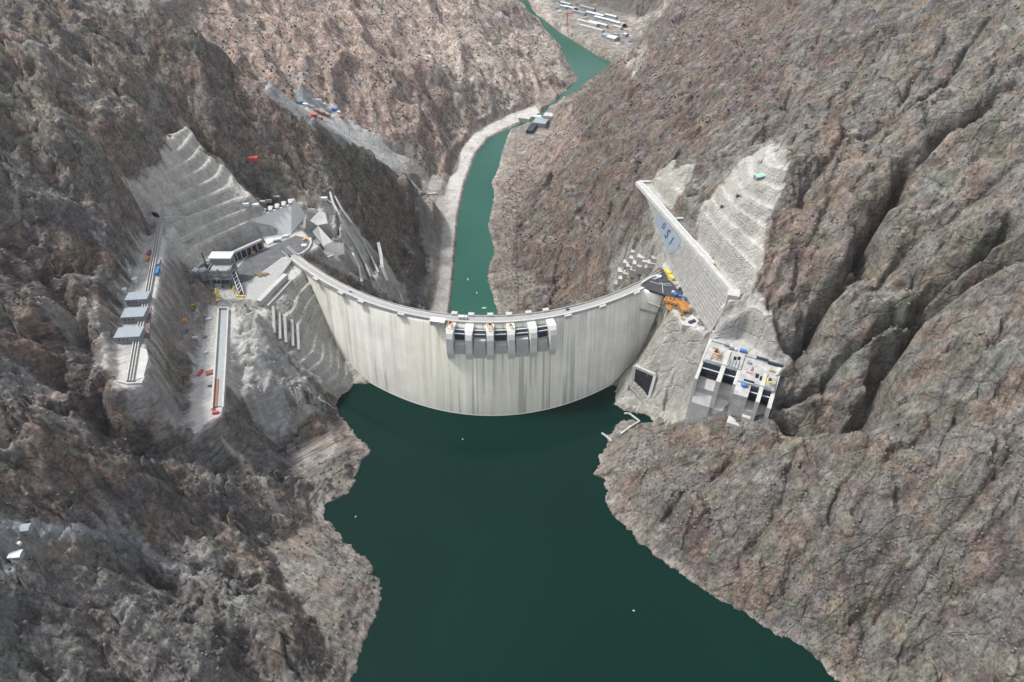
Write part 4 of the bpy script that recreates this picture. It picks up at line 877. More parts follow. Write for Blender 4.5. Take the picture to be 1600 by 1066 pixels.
# painted patch and letters on the face
cen = V(P(1042, 366, 22)); best = min(((wpt(a/100, b/40)[0]-cen).length, a/100, b/40) for a in range(10, 60) for b in range(0, 41))
def wall_at(px, py):
    bst = None
    for a in range(8, 70):
        for b in range(0, 31):
            p_ = wpt(a/100, b/30)[0]; u, v_ = project(p_); d_ = (u-px)**2+(v_-py)**2
            if bst is None or d_ < bst[0]: bst = (d_, a/100, b/30)
    return wpt(bst[1], bst[2], 0)
mb = MB(); outl = [(1024,334),(1034,338),(1046,350),(1058,365),(1064,377),(1060,388),(1052,396),(1047,396),(1038,384),(1030,368),(1025,352)]
vs = []
for a, b in outl:
    p_, u, v_, n_ = wall_at(a, b); vs.append(mb.bm.verts.new(p_+n_*.5))
cpt, u0, v0, n0 = wall_at(1044, 366); cv = mb.bm.verts.new(cpt+n0*.6)
for i in range(len(vs)): mb.bm.faces.new([cv, vs[i], vs[(i+1) % len(vs)]])
mb.build('painted_panel', gmat('panel_paint', (.17,.20,.235), .08, .2), t)
M_navy = gmat('navy_paint', (.02,.06,.11), .1, .5)
def letter(ch, px, py, size):
    p_, u, v_, n_ = wall_at(px, py); cu = bpy.data.curves.new('letter', 'FONT'); cu.body = ch; cu.size = size; cu.extrude = .12; cu.align_x = 'CENTER'; cu.align_y = 'CENTER'; cu.offset = size*.02
    o = bpy.data.objects.new('letter', cu); COL.objects.link(o); dg = bpy.context.evaluated_depsgraph_get(); me_ = bpy.data.meshes.new_from_object(o.evaluated_get(dg)); bpy.data.objects.remove(o)
    M4 = Matrix(((*u, 0), (*(n_.cross(u)), 0), (*n_, 0), (0, 0, 0, 1))).transposed(); M4.translation = p_+n_*1.0
    me_.transform(t.matrix_basis.inverted() @ M4); o = bpy.data.objects.new('letter', me_); COL.objects.link(o); o.parent = t; me_.materials.clear(); me_.materials.append(M_navy)
letter('D', 1037.5, 354, 10); letter('S', 1043.5, 366, 17); letter('I', 1050, 378, 15)
# anchors on the benched cuttings
def anchors(poly, strike, label, zlo, zhi, seed):
    c_, s_ = math.cos(strike), math.sin(strike); p = np.array(poly); xs_ = np.arange(p[:,0].min(), p[:,0].max(), .9); ys_ = np.arange(p[:,1].min(), p[:,1].max(), .9)
    XX, YY = np.meshgrid(xs_, ys_); m_ = inside(XX, YY, poly); XX = XX[m_]; YY = YY[m_]; HH = height(XX, YY)
    gx_ = (height(XX+.8, YY)-HH)/.8; gy_ = (height(XX, YY+.8)-HH)/.8; sl_ = np.hypot(gx_, gy_); ok = (sl_ > .55) & (HH > zlo) & (HH < zhi)
    XX, YY, HH, gx_, gy_ = XX[ok], YY[ok], HH[ok], gx_[ok], gy_[ok]
    cu_ = np.floor((XX*c_+YY*s_)/3.1).astype(int); cz = np.floor(HH/3.3).astype(int); seen = set(); mb = MB()
    for k in np.argsort(np.abs((HH/3.3) % 1-.5)).tolist():
        key = (cu_[k], cz[k])
        if key in seen: continue
        seen.add(key)
        n_ = Vector((-gx_[k], -gy_[k], 1)).normalized(); q = n_.to_track_quat('Z', 'Y').to_matrix().to_4x4(); q.translation = (XX[k], YY[k], HH[k])
        vs = [mb.bm.verts.new(q @ Vector((x, y, z))) for x, y, z in ((-.75,-.75,-.4),(.75,-.75,-.4),(.75,.75,-.4),(-.75,.75,-.4),(-.45,-.45,.8),(.45,-.45,.8),(.45,.45,.8),(-.45,.45,.8))]
        for f in ((4,5,6,7),(0,1,5,4),(1,2,6,5),(2,3,7,6),(3,0,4,7)): mb.bm.faces.new([vs[i] for i in f])
    o = mb.build('anchor_heads', M['concrete']); return tag(o, label, 'anchors', None, 'stuff')
anchors(cutL[:9]+[cutL[12]], .25, 'rows of small pale anchor blocks on the benched cutting above the left end of the dam', 5, 135, 1)
anchors(cutR, -1.3, 'rows of small pale anchor blocks on the benched cutting above the slanting wall on the right', 42, 140, 2)
anchors(cutM, .9, 'rows of small pale anchor blocks on the stepped slope left of the dam face', -110, -2, 3)
# beams along the berms
def beam(l, z, h, w, label, cat='beam', mat='concrete', name='concrete_beam', base=6):
    ln = [P2(a, b, z) for a, b in l]; o = MB().wall(ln, z-base, z+h, w).build(name, M[mat]); return tag(o, label, cat)
def gbeam(l, h, w, label, mat='concrete', name='concrete_beam', cat='beam'):
    pl = [F(a, b) for a, b in l]; ln = [p_[:2] for p_ in pl]; o = MB().wall(ln, [p_[2]-4 for p_ in pl], [p_[2]+h for p_ in pl], w).build(name, M[mat]); return tag(o, label, cat)
gbeam([(256,344),(275,341),(292,342),(310,336),(328,329)], 2.2, 2.6, 'thin pale concrete kerb along the berm beside the dark tunnel mouth on the left cutting')
gbeam([(291,342),(296,358)], 2.0, 2.4, 'short pale kerb dropping from the berm kerb on the left cutting')
gbeam([(280,377),(300,368),(321,360)], 2.2, 2.8, 'white beam halfway up the left cutting above the mixing plant')
# ------------------------------------------------------------------ left: tunnel mouth
def tunnel(p, ang, r, label, group=None, deep=10):
    t = thing('tunnel_portal', p, label, 'tunnel', group, ang)
    def put(mb, n, m): o = mb.build(n, M[m]); o.parent = t; return o
    for n_, r0, r1, y0, y1, m_ in (('portal_ring', r, r+1.2, -3, deep, 'old_concrete'), ('tunnel_bore', 0, r, -1.2, deep, 'black_void')):
        mb = MB(); pts_ = [(-1, 0)] + [(-math.cos(q*math.pi/10), .6+math.sin(q*math.pi/10)) for q in range(11)] + [(1, 0)]
        for y_ in (y0, y1): pass
        if r0 == 0:
            A = [mb.bm.verts.new((x*r1, y0, z*r1)) for x, z in pts_]; B_ = [mb.bm.verts.new((x*r1, y1, z*r1)) for x, z in pts_]; mb.bm.faces.new(A); mb.bm.faces.new(B_[::-1])
            for i in range(len(A)): mb.bm.faces.new([A[i], B_[i], B_[(i+1) % len(A)], A[(i+1) % len(A)]])
        else:
            rr = [[mb.bm.verts.new((x*q, y_, z*q)) for x, z in pts_] for q, y_ in ((r0, y0), (r1, y0), (r1, y1), (r0, y1))]
            for i in range(len(pts_)-1):
                for k in range(4): mb.bm.faces.new([rr[k][i], rr[k][i+1], rr[(k+1) % 4][i+1], rr[(k+1) % 4][i]])
            for i in (0, -1): mb.bm.faces.new([rr[k][i] for k in range(4)])
        put(mb, n_, m_)
    return t
q = F(245, 337); tunnel((q[0], q[1]-2, q[2]-3), .05, 5, 'dark tunnel mouth at the top of the long conveyor on the left bench')
q = F(1156, 306); tunnel((q[0], q[1], q[2]-3), -.9, 3, 'small dark adit in the upper benched cutting on the right'); 
q = F(1131, 322); tunnel((q[0], q[1], q[2]-3), -.9, 2.6, 'small dark adit one bench lower on the right cutting')
# ------------------------------------------------------------------ left bench: conveyor, sheds, silos
Z6 = 60
t = thing('conveyor', P(240, 410, Z6), 'long pale conveyor gallery running down the upper left bench', 'conveyor')
cl = [P2(a, b, 63) for a, b in ((249,347),(243,385),(237,418),(230,457),(222,495),(212,535),(202,594))]
MB().wall(cl, Z6-3, 61.2, 7.5).build('deck', M['old_concrete'], t)
for k, s_ in enumerate((-2.7, 0, 2.7)): MB().wall([(x+s_, y) for x, y in cl], 61.2, 62.9, .8).build('rail', M['concrete'], t)
mb = MB()
for k in range(60):
    a = k/59*(len(cl)-1); i = min(int(a), len(cl)-2); f = a-i; x = cl[i][0]*(1-f)+cl[i+1][0]*f; y_ = cl[i][1]*(1-f)+cl[i+1][1]*f; mb.bar((x-3.4, y_, 61.6), (x+3.4, y_, 61.6), .5)
mb.build('cross_ties', M['grey_steel'], t)
def shed_px(c, z, d, ang, label, **kw): x, y_ = P2(*c, z); return shed((x, y_, z), ang, d, label, **kw)
shed_px((219,472), 60, (22,13,8), .1, 'grey blue roofed shed uppermost of three astride the conveyor', wall='grey_steel', roof='roof_grey', group='sheds over the upper conveyor')
shed_px((214,498), 60, (22,15,8), .1, 'grey blue roofed shed in the middle of three astride the conveyor', wall='grey_steel', roof='roof_grey', group='sheds over the upper conveyor')
shed_px((206,529), 60, (24,15,8), .1, 'grey blue roofed shed lowest of three astride the conveyor', wall='grey_steel', roof='roof_grey', group='sheds over the upper conveyor')
def silo(p, r, h, label, mat='white_paint', cat='tank', name='storage_tank', legs=0):
    t = thing(name, p, label, cat)
    def put(mb, n, m): o = mb.build(n, M[m]); o.parent = t; return o
    put(MB().cyl((0, 0, legs+h*.9), r+.12, .4, 16), 'band', 'grey_steel').parent = put(MB().cyl((0, 0, legs), r, h, 16, None, r*.35), 'shell', mat); pass
    if legs:
        for k in range(4): a = k*math.pi/2+.78; put(MB().bar((r*.8*math.cos(a), r*.8*math.sin(a), -1), (r*.8*math.cos(a), r*.8*math.sin(a), legs+.3), .5), 'leg', 'grey_steel')
    else: put(MB().bar((r+.3, 0, -1), (r+.3, 0, h+.5), .4), 'ladder', 'grey_steel')
    return t
silo(F(212,441), 3.4, 5, 'squat white tank on the left bench nearest the conveyor'); silo(F(196,458), 3.0, 5, 'white tank on the outer edge of the left bench above the sheds')
silo(F(203,426), 2.0, 3, 'smallest white tank on the left bench, highest of the three')
def crate_row(c0, c1, z, n, d, mats, label, cat, name):
    """one thing per container"""
    for k in range(n):
        f = k/max(n-1, 1); x, y_ = P2(c0[0]+(c1[0]-c0[0])*f, c0[1]+(c1[1]-c0[1])*f, z); zz = max(z, ground(x, y_))
        container((x, y_, zz), d, mats[k % len(mats)], label[k], cat, name)
def container(p, d, mat, label, cat='container', name='container', ang=None, group=None):
    t = thing(name, p, label, cat, group, ang if ang is not None else random.uniform(-.1, .1)); L, W, H = d
    def put(mb, n, m): o = mb.build(n, M[m]); o.parent = t; return o
    mb = MB().box((0, 0, 0), (L, W, H)); 
    for k in range(int(L/.9)): mb.box((-L/2+.5+k*.9, -W/2-.04, .2), (.4, .1, H-.4)).box((-L/2+.5+k*.9, W/2+.04, .2), (.4, .1, H-.4))
    put(mb, 'box_body', mat); put(MB().box((L/2+.03, 0, .15), (.08, W*.9, H-.3)), 'door', mat); put(MB().box((0, 0, H), (L*.98, W*.94, .08)), 'top_panel', mat); return t
container(P(247,425,61), (14,3.2,3), 'blue_steel', 'dark blue container lying along the inner side of the conveyor', ang=1.75)
container(P(249,412,61), (10,3,3), 'grey_steel', 'grey container next to the dark blue one beside the conveyor', ang=1.75)
container(P(233,396,61), (9,3,2.6), 'rust', 'rusty brown container on the upper end of the left bench', ang=1.7)
container(P(231,405,61), (6,2.6,2.6), 'orange_steel', 'small rusty orange container below the brown one on the left bench', ang=1.7)
t = thing('timber_platform', P(230,500,60), 'dark reddish timber platform beside the three sheds', 'platform')
MB().prism(WP([(228,482),(237,480),(233,527),(222,530)], 60), 54, 60.8).build('deck', gmat('reddish_deck', (.15,.10,.10), .15, .3), t)
for k in range(5): x, y_ = P2(231+3-k*2.4, 486+k*9.5, 60.8); MB().bar((x+3, y_, 59), (x+3, y_, 63), .5).build('post', M['grey_steel'], t)
t = thing('loading_ramp', P(221,565,60), 'pale concrete apron at the lower end of the left bench', 'ramp')
MB().prism(WP([(213,542),(229,546),(232,560),(224,590),(206,597)], 60), 52, 60.6).build('slab', M['concrete'], t)
MB().wall(WP([(184,597),(200,601),(222,600),(226,590)], 60), 52, 62, 1.5).build('edge_wall', M['concrete'], t)
# lower left: retaining walls and small site items
container(F(300,479), (8,2.4,2.4), 'yellow_steel', 'yellow container on the gully floor between the two left benches', ang=.1)
container(F(289,502), (5,3,2.5), 'orange_steel', 'orange container below the yellow one in the gully', ang=.4)
container(F(303,529), (9,2.0,2.0), 'white_paint', 'white pipe bundle on the slope left of the flume', 'pipes', 'pipe_bundle', ang=.05)
# ------------------------------------------------------------------ middle bench: flume
Zm = -8
t = thing('concrete_flume', P(345,560,Zm), 'long pale concrete flume running down the middle bench with a rusty lower end', 'flume')
MB().prism(WP([(341,480),(355,481),(347,634),(331,637)], Zm+1), Zm-4, Zm+1).build('floor', gmat('wet_floor', (.30,.32,.33), .08, .3), t)
MB().wall(WP([(341,480),(336,560),(330.5,638)], Zm+4), Zm-3, Zm+4, 1.8).build('side_wall', M['concrete'], t)
MB().wall(WP([(356,480.5),(352,560),(347.5,636)], Zm+4), Zm-3, Zm+4, 1.8).build('side_wall', M['concrete'], t)
MB().wall(WP([(341,480),(356,480.5)], Zm+4), Zm-3, Zm+4, 1.8).build('head_wall', M['concrete'], t)
MB().prism(WP([(334.5,592),(342,592),(339,635),(332.5,636)], Zm+1.6), Zm, Zm+1.6).build('rusty_lining', M['rust'], t)
for c_, d_, m_, lb, an in (((326,500),(6,2.5,2.5),'white_paint','small white cabin on the middle bench near the head of the flume',.3), ((322,552),(5,2.5,2.6),'white_paint','small white cabin halfway down the middle bench',.9), ((313,584),(10,2.6,2.6),'red_paint','dark red container on the outer edge of the middle bench',1.4),
    ((331,602),(7,5,3),'grey_steel','square grey cabin beside the rusty end of the flume',0), ((328,583),(8,6,1.6),'rust','brown heap of steel beside the lower flume',.5), ((320,528),(5,2.4,2.4),'grey_steel','small grey cabin on the outer edge of the middle bench',.7), ((337,646),(6,3,2.6),'red_paint','red brown container just below the end of the flume',.2)):
    x, y_ = P2(*c_, Zm); container((x, y_, Zm), d_, m_, lb, 'cabin' if 'cabin' in lb else 'container', 'site_cabin' if 'cabin' in lb else 'container', ang=an)
# ------------------------------------------------------------------ mixing plant
def at0(a, b, z=0): return (*P2(a, b, z), z)
PL = thing('mixing_plant', at0(350, 440), 'tall concrete mixing plant with a white roof on the terrace left of the dam', 'mixing plant')
def pbox(c, d, n, m, ang=0): return MB().box(c, d, ang).build(n, M[m], PL)
A0 = at0(352, 441); ax, ay = A0[0], A0[1]
twr = MB()
for x in (-10, 0, 10):
    for y_ in (-8, 8): twr.bar((ax+x, ay+y_, -2), (ax+x, ay+y_, 26), 1.1)
for z in (5, 11, 17, 23):
    for y_ in (-8, 8): twr.bar((ax-10, ay+y_, z), (ax+10, ay+y_, z), .8)
    for x in (-10, 10): twr.bar((ax+x, ay-8, z), (ax+x, ay+8, z), .8)
    twr.bar((ax-10, ay-8, z-6), (ax, ay-8, z), .5); twr.bar((ax, ay-8, z), (ax+10, ay-8, z-6), .5)
twr.build('tower_frame', M['grey_steel'], PL)
w_ = pbox((ax, ay+1, 12), (17, 13, 10), 'mixer_housing', 'old_concrete'); 
for k in range(4): pbox((ax-6+4*k, ay-8.6, 6), (2.6, 1.2, 4), 'hopper', 'dark_steel')
pbox((ax-1, ay+10, 8), (19, 10, 22), 'bin_tower', 'grey_steel'); pbox((ax-1, ay+10, 30), (21, 12, 1.2), 'roof', 'white_paint')
for k in range(3): MB().bar((ax-8+8*k, ay-9.5, 0), (ax-6+8*k, ay-9.5, 11), .6).build('chute', M['dark_steel'], PL)
MB().bar((ax-11, ay-4, -1), (ax-11, ay-4, 46), .8).build('mast', M['dark_steel'], PL)
PL.scale = (1.35, 1.3, 1.05)
silo(at0(309, 436), 5.5, 11, 'fat white silo at the left edge of the mixing plant', cat='silo', name='silo', legs=3)
silo(at0(322, 439), 5.5, 14, 'pale blue grey silo next to the mixing tower', 'roof_grey', 'silo', 'silo', legs=3)
silo(at0(319, 427), 3.2, 11, 'slim white silo behind the pair at the mixing plant', cat='silo', name='silo', legs=3)
silo(at0(330, 422), 3.0, 12, 'slim white silo hard against the mixing tower roof', cat='silo', name='silo', legs=3)
# lattice conveyor and yellow legged hoists
t = thing('lattice_conveyor', at0(373, 450), 'inclined white lattice conveyor with dark sides at the right of the mixing plant', 'conveyor')
a = V(at0(366, 432)); b_ = V(at0(378, 462)); a.z = 17; b_.z = 2; mb = MB(); side_ = (b_-a).cross(Vector((0, 0, 1))).normalized()*2.6
for k in (-1, 1): mb.bar(a+side_*k, b_+side_*k, .7).bar(a+side_*k+Vector((0, 0, 3)), b_+side_*k+Vector((0, 0, 3)), .7)
for k in range(9):
    p0 = a.lerp(b_, k/9); p1 = a.lerp(b_, (k+1)/9)
    for q_ in (-1, 1): mb.bar(p0+side_*q_, p1+side_*q_+Vector((0, 0, 3)), .5)
    mb.bar(p0-side_+Vector((0, 0, 3)), p1+side_+Vector((0, 0, 3)), .5)
mb.build('truss', M['white_paint'], t); mb = MB(); mb.bar(a+Vector((0, 0, .6)), b_+Vector((0, 0, .6)), 3.6, .5); mb.build('belt', M['dark_steel'], t)
for f in (.1, .5): p0 = a.lerp(b_, f); MB().bar((p0.x, p0.y, -1), p0, 1).build('support', M['grey_steel'], t)
def tower_crane(p, label, H, J, ang, mat, cat='crane', name='tower_crane', back=.35, w=1.6):
    t = thing(name, p, label, cat, None, ang)
    def put(mb, n, m): o = mb.build(n, M[m]); o.parent = t; return o
    def lattice(A, B_, s0, step):
        mb = MB(); A = V(A); B_ = V(B_); d = (B_-A); L = d.length; z = d.normalized(); up_ = Vector((0, 0, 1)) if abs(z.z) < .9 else Vector((1, 0, 0)); x = z.cross(up_).normalized(); y = z.cross(x)
        n = max(2, int(L/step)); cs = [(1, 1), (1, -1), (-1, -1), (-1, 1)]
        for c_ in cs: mb.bar(A+(x*c_[0]+y*c_[1])*s0/2, B_+(x*c_[0]+y*c_[1])*s0/2, s0*.16)
        for k in range(n):
            p0 = A+d*k/n; p1 = A+d*(k+1)/n
            for i in range(4): c0 = cs[i]; c1 = cs[(i+1) % 4]; mb.bar(p0+(x*c0[0]+y*c0[1])*s0/2, p1+(x*c1[0]+y*c1[1])*s0/2, s0*.1)
        return mb
    put(lattice((0, 0, -1), (0, 0, H), w, w*1.3), 'mast', mat); put(lattice((0, 0, H), (J, 0, H), w*.8, w*1.3), 'jib', mat); cj = put(lattice((0, 0, H), (-J*back, 0, H), w*.8, w*1.3), 'counter_jib', mat)
    put(MB().box((-J*back*.85, 0, H-2), (w*1.6, w*1.2, 2.4)), 'counterweight', 'old_concrete').parent = cj; put(MB().box((w, w*.8, H-2.2), (w, w, 2)), 'cab', mat)
    put(MB().bar((0, 0, H), (0, 0, H+w*3), w*.4).bar((0, 0, H+w*3), (J*.7, 0, H+.5), .2).bar((0, 0, H+w*3), (-J*back*.8, 0, H+.5), .2), 'tie_bars', mat); put(MB().box((0, 0, -1), (w*2.6, w*2.6, 1.6)), 'base', 'old_concrete'); return t
def gantry(p, ang, label, H, W, mat='yellow_steel'):
    t = thing('yellow_hoist', p, label, 'hoist', None, ang)
    def put(mb, n, m): o = mb.build(n, M[m]); o.parent = t; return o
    for k in (-1, 1): put(MB().bar((k*W, 0, -1), (k*W*.15, 0, H), .8), 'leg', mat)
    put(MB().bar((0, W, -1), (0, 0, H), .8), 'leg', mat); put(MB().bar((0, 0, H), (0, -W*1.6, H*.9), .7), 'arm', mat); put(MB().bar((-W*.6, 0, H*.4), (W*.6, 0, H*.4), .5), 'tie', mat)
    put(MB().box((0, 0, -.5), (W*2.4, 2.2, 1.4)), 'base_beam', mat); return t
gantry(at0(343, 469, -2), .3, 'yellow three legged hoist at the foot of the mixing tower', 17, 3.6)
gantry(at0(370, 461, -1), -.1, 'yellow hoist under the lattice conveyor', 13, 3.2)
container(at0(376, 464, 0), (10,2.2,1.8), 'yellow_steel', 'low yellow frame beside the hoist under the lattice conveyor', 'frame', 'steel_frame', ang=.0)
# retaining wall behind the plant with a pale cap beam and dark gallery
t = thing('retaining_wall', at0(385, 392), 'pale cap beam over a dark columned gallery behind the asphalt terrace', 'retaining wall')
ln = [P2(a, b, 13) for a, b in ((322,412),(345,402),(372,390),(408,374))]; MB().wall(ln, 10.5, 13.4, 4.2).build('cap_beam', M['concrete'], t)
MB().wall([(x, y_+1.5) for x, y_ in ln], -2, 10.5, 2.5).build('back_wall', M['dark_steel'], t)
for k in range(14): a = k/13*3; i = min(int(a), 2); f = a-i; x = ln[i][0]*(1-f)+ln[i+1][0]*f; y_ = ln[i][1]*(1-f)+ln[i+1][1]*f; MB().box((x, y_-1.2, -2), (1.3, 1.3, 12.6)).build('column', M['old_concrete'], t)
# asphalt of the terrace
sl_ = MB().prism(WP([(366,424),(392,396),(412,390),(440,378),(462,368),(478,372),(486,380),(480,388),(466,396),(440,402),(410,424),(390,438),(372,444)], .25), -4, .25).build('terrace_road', M['dusty_asphalt']); sl_['kind'] = 'structure'
sl2 = MB().prism(WP([(380,446),(412,424),(442,406),(458,404),(440,428),(404,468),(384,468)], .12), -4, .12).build('terrace_paving', M['gravel']); sl2['kind'] = 'structure'
container(at0(396, 397), (5,5,3.5), 'timber', 'small timber hut under the end of the pale cap beam', 'hut', 'hut', ang=.2)
t = thing('spoil_heap', at0(408, 430), 'small brown heap of earth on the pale terrace left of the dam end', 'heap')
mb = MB(); bmesh.ops.create_icosphere(mb.bm, subdivisions=4, radius=1)
for v_ in mb.bm.verts: v_.co = Vector((v_.co.x*9, v_.co.y*4.5, v_.co.z*3))*(1+.25*math.sin(v_.co.x*7+v_.co.y*5)); v_.co += V(at0(408, 430))
mb.build('earth', gmat('earth', (.23,.17,.11), .25, .8, bump=.6), t)
# pale slab beam that leads to the dam end, and ribs
beam([(404,471),(425,449),(446,429)], 1.5, 1, 6.5, 'broad pale beam sloping up to the left end of the dam', name='concrete_beam', mat='concrete')
beam([(418,478),(436,459),(456,437)], -3, .6, 2.2, 'narrow pale kerb parallel to the broad beam left of the dam', name='concrete_kerb', mat='old_concrete', cat='kerb')
for k, (px, py) in enumerate(((428,483),(437,492),(446,497),(457,503),(466,509))):
    p0 = F(px, py); p1 = F(px+2, py+42); t_ = ['first and highest','second','third','fourth','last and lowest'][k]
    o = MB().bar((p0[0], p0[1], p0[2]+2), (p1[0], p1[1], p1[2]+3), 3.4, 5).build('anchored_rib', M['old_concrete']); tag(o, f'{t_} of five concrete ribs on the slope left of the dam face', 'rib', 'ribs on the slope left of the dam')
# ------------------------------------------------------------------ spillway headworks left
t = thing('spillway_headwall', P(425,350,20), 'big smooth pale sloping concrete headwall above the asphalt terrace', 'headwall')
top_ = [P(388,343,26), P(430,327,32), P(455,319,34)]; bot_ = [P(412,383,2), P(434,373,1), P(455,365,1), P(463,355,2)]
mb = MB(); fr = [V(p_) for p_ in headF]
bk = [p_+Vector((0, 16, 0)) for p_ in fr[:2]]+[p_+Vector((4, 40, -4)) for p_ in fr[2:4]]+[p_+Vector((0, 40, -4)) for p_ in fr[4:]]
a_ = [mb.bm.verts.new(p_) for p_ in fr]; b_ = [mb.bm.verts.new(p_) for p_ in bk]; mb.bm.faces.new(a_); mb.bm.faces.new(b_[::-1])
for i in range(6): mb.bm.faces.new([a_[i], b_[i], b_[(i+1) % 6], a_[(i+1) % 6]])
mb.build('face_slab', gmat('smooth_concrete', (.60,.595,.58), .04, .1), t)
for k in range(6):
    p_ = fr[0].lerp(fr[1], (k+.6)/6.4); MB().box((p_.x, p_.y+8, p_.z-1), (3.2, 9, 3.2), .3).build('gate_slot', M['dark_steel'], t)
    p_ = fr[0].lerp(fr[1], (k+1.1)/6.4); MB().box((p_.x, p_.y+6, p_.z-1), (5, 12, 4), .3).build('pier_head', M['concrete'], t)
container((*P2(433,378,0),0), (10,3,3), 'grey_steel', 'grey cabin at the foot of the smooth headwall', 'cabin', 'site_cabin', ang=.35)
container((*P2(446,371,0),0), (9,3,3), 'white_paint', 'white cabin at the foot of the smooth headwall', 'cabin', 'site_cabin', ang=.35)
container((*P2(475.5,386,0),.3), (7,5,3.2), 'white_paint', 'white cabin inside the curved wall at the left end of the crest road', 'cabin', 'site_cabin', ang=.1)
container((*P2(476,376,0),.3), (6,3,2.6), 'orange_steel', 'orange container above the white cabin inside the curved wall', ang=.8)
o = tag(MB().wall(WP([(464,398),(472,396),(481,389),(486,380),(485,372)], 2), -22, 3, 2.2).build('curved_wall', M['concrete']), 'curved pale wall around the bend at the left end of the crest road', 'wall')
def ridge_slab(name, label, poly, mat='concrete', thick=30, cat='wall'):
    """inclined concrete plate: sighted corners with their heights"""
    mb = MB(); fr = [V(P(*p_)) for p_ in poly]; a_ = [mb.bm.verts.new(p_) for p_ in fr]; b_ = [mb.bm.verts.new((p_.x+2, p_.y+12, p_.z-thick)) for p_ in fr]; n = len(fr)
    mb.bm.faces.new(a_); mb.bm.faces.new(b_[::-1])
    for i in range(n): mb.bm.faces.new([a_[i], b_[i], b_[(i+1) % n], a_[(i+1) % n]])
    return tag(mb.build(name, M[mat]), label, cat)
ridge_slab('spillway_slab', 'large pale sloping slab right of the curved wall behind the dam end', [(488,362,2),(497,353,3),(519,377,-8),(537,381,-12),(538,397,-24),(513,404,-30),(505,385,-14)])
ridge_slab('spillway_slab', 'narrow grey slab between the curved wall and the large pale slab', [(488,382,-2),(500,384,-8),(512,403,-26),(515,428,-48),(500,415,-36),(486,392,-8)], 'old_concrete')
ridge_slab('spillway_slab', 'small triangular pale slab below the rock spur, uppermost of the spillway slabs', [(484,345,8),(497,331,12),(508,332,10),(512,349,3),(495,352,3)])
ridge_slab('spillway_slab', 'pyramid shaped pale block behind the crest road', [(513,430,-46),(527,417,-36),(537,427,-44),(538,444,-60),(528,440,-58)])
def chute_wall(l, h, w, label, mat='concrete'):
    pl = [V(F(a, b)) for a, b in l]; o = MB().wall([(p_.x, p_.y) for p_ in pl], [p_.z-6 for p_ in pl], [p_.z+h for p_ in pl], w).build('chute_wall', M[mat]); return tag(o, label, 'wall', 'spillway chute walls')
chute_wall([(517,308),(522,326),(532,346),(545,370),(560,396),(572,420),(580,440)], 9, 3, 'tall chute wall starting at the rock spur and running down to the river side')
chute_wall([(524,312),(535,332),(550,352),(566,378),(580,404),(592,430)], 6, 2.4, 'second chute wall just right of the tall one')
chute_wall([(540,382),(552,402),(562,424),(566,446)], 7, 3, 'short chute wall starting at the corner of the large pale slab')
chute_wall([(592,387),(596,405),(598,425),(606,446)], 9, 5, 'thick pale chute wall nearest the river road')
chute_wall([(600,440),(614,446),(626,462),(630,476)], 3, 4, 'curving pale training wall just behind the dam crest', 'concrete')
gbeam([(512,407),(521,403)], 5, 3, 'short white block between the grey slab and the chute')
gbeam([(655,298),(668,304),(682,303)], 2, 5, 'pale kerb where the side track meets the river road')
# ------------------------------------------------------------------ steps right behind the crest
t = thing('stepped_apron', F(990,425), 'cluster of pale stepped concrete blocks behind the right end of the crest', 'steps')
for k, (px, py, d_) in enumerate([(966,446,(9,9,10)),(972,437,(9,8,12)),(970,425,(7,10,12)),(980,430,(9,9,14)),(984,418,(8,9,12)),(978,411,(6,8,8)),(991,424,(9,8,12)),(988,405,(7,7,10)),(994,413,(8,9,10)),(1002,418,(10,9,12)),(1002,404,(9,8,12)),(1010,410,(9,8,10)),(1014,420,(10,8,10)),(990,394,(6,8,8)),(1020,412,(11,8,8)),(1023,405,(8,6,8))]):
    p_ = F(px, py); d_ = (d_[0]*1.25, d_[1]*1.2, d_[2]); MB().box((p_[0], p_[1], p_[2]-d_[2]*.7), d_, -.4+.1*(k % 3)).box((p_[0]+1, p_[1]+1, p_[2]-1), (d_[0]*.6, d_[1]*.6, 3.2), -.3).build('block', M['concrete' if k % 3 else 'old_concrete'], t)
# ------------------------------------------------------------------ power intake on the right
IA = V((*P2(1140, 547, 0), 0)); Ib = V((*P2(1123, 594, 0), 0)); iv = (Ib-IA).normalized(); iu = Vector((-iv.y, iv.x, 0)); iu = iu if iu.x > 0 else -iu
IN = thing('power_intake', tuple(IA), 'large pale concrete intake building with four gate bays at the foot of the right cliff', 'intake')
def ip(u, v_): q_ = IA+iu*u+iv*v_; return (q_.x, q_.y)
def ibox(u0, u1, v0, v1, z0, z1, n, m, par=None, cut=None):
    zz = z1 if not cut else [z1, z1, z1-cut, z1-cut]
    return MB().prism([ip(u0, v0), ip(u1, v0), ip(u1, v1), ip(u0, v1)], z0, zz).build(n, M[m], IN)
ibox(-22, 18.2, -8, 29, -62, -.8, 'deck_block', 'deck_concrete'); ibox(18.2, 56, 2, 45, -62, -.8, 'deck_block', 'deck_concrete')
ibox(-22, 18, 29, 49, -70, -17, 'bay_floor', 'old_concrete', cut=6); ibox(33, 54, 45, 62, -70, -18, 'bay_floor', 'old_concrete', cut=5)
ibox(-25, -21.8, -10, 52, -70, .6, 'side_wall', 'concrete', cut=10); ibox(54, 58, 6, 66, -70, .6, 'side_wall', 'concrete', cut=8)
ibox(-2.4, 2.4, 2, 55, -70, 1.0, 'pier', 'concrete', cut=3); ibox(41.5, 45.5, 22, 68, -70, 1.0, 'pier', 'concrete', cut=3)
ibox(18, 33, 29, 62, -70, -.6, 'centre_block', 'deck_concrete', cut=5); ibox(14.8, 18, 29, 50, -70, -.3, 'pier', 'concrete', cut=3)
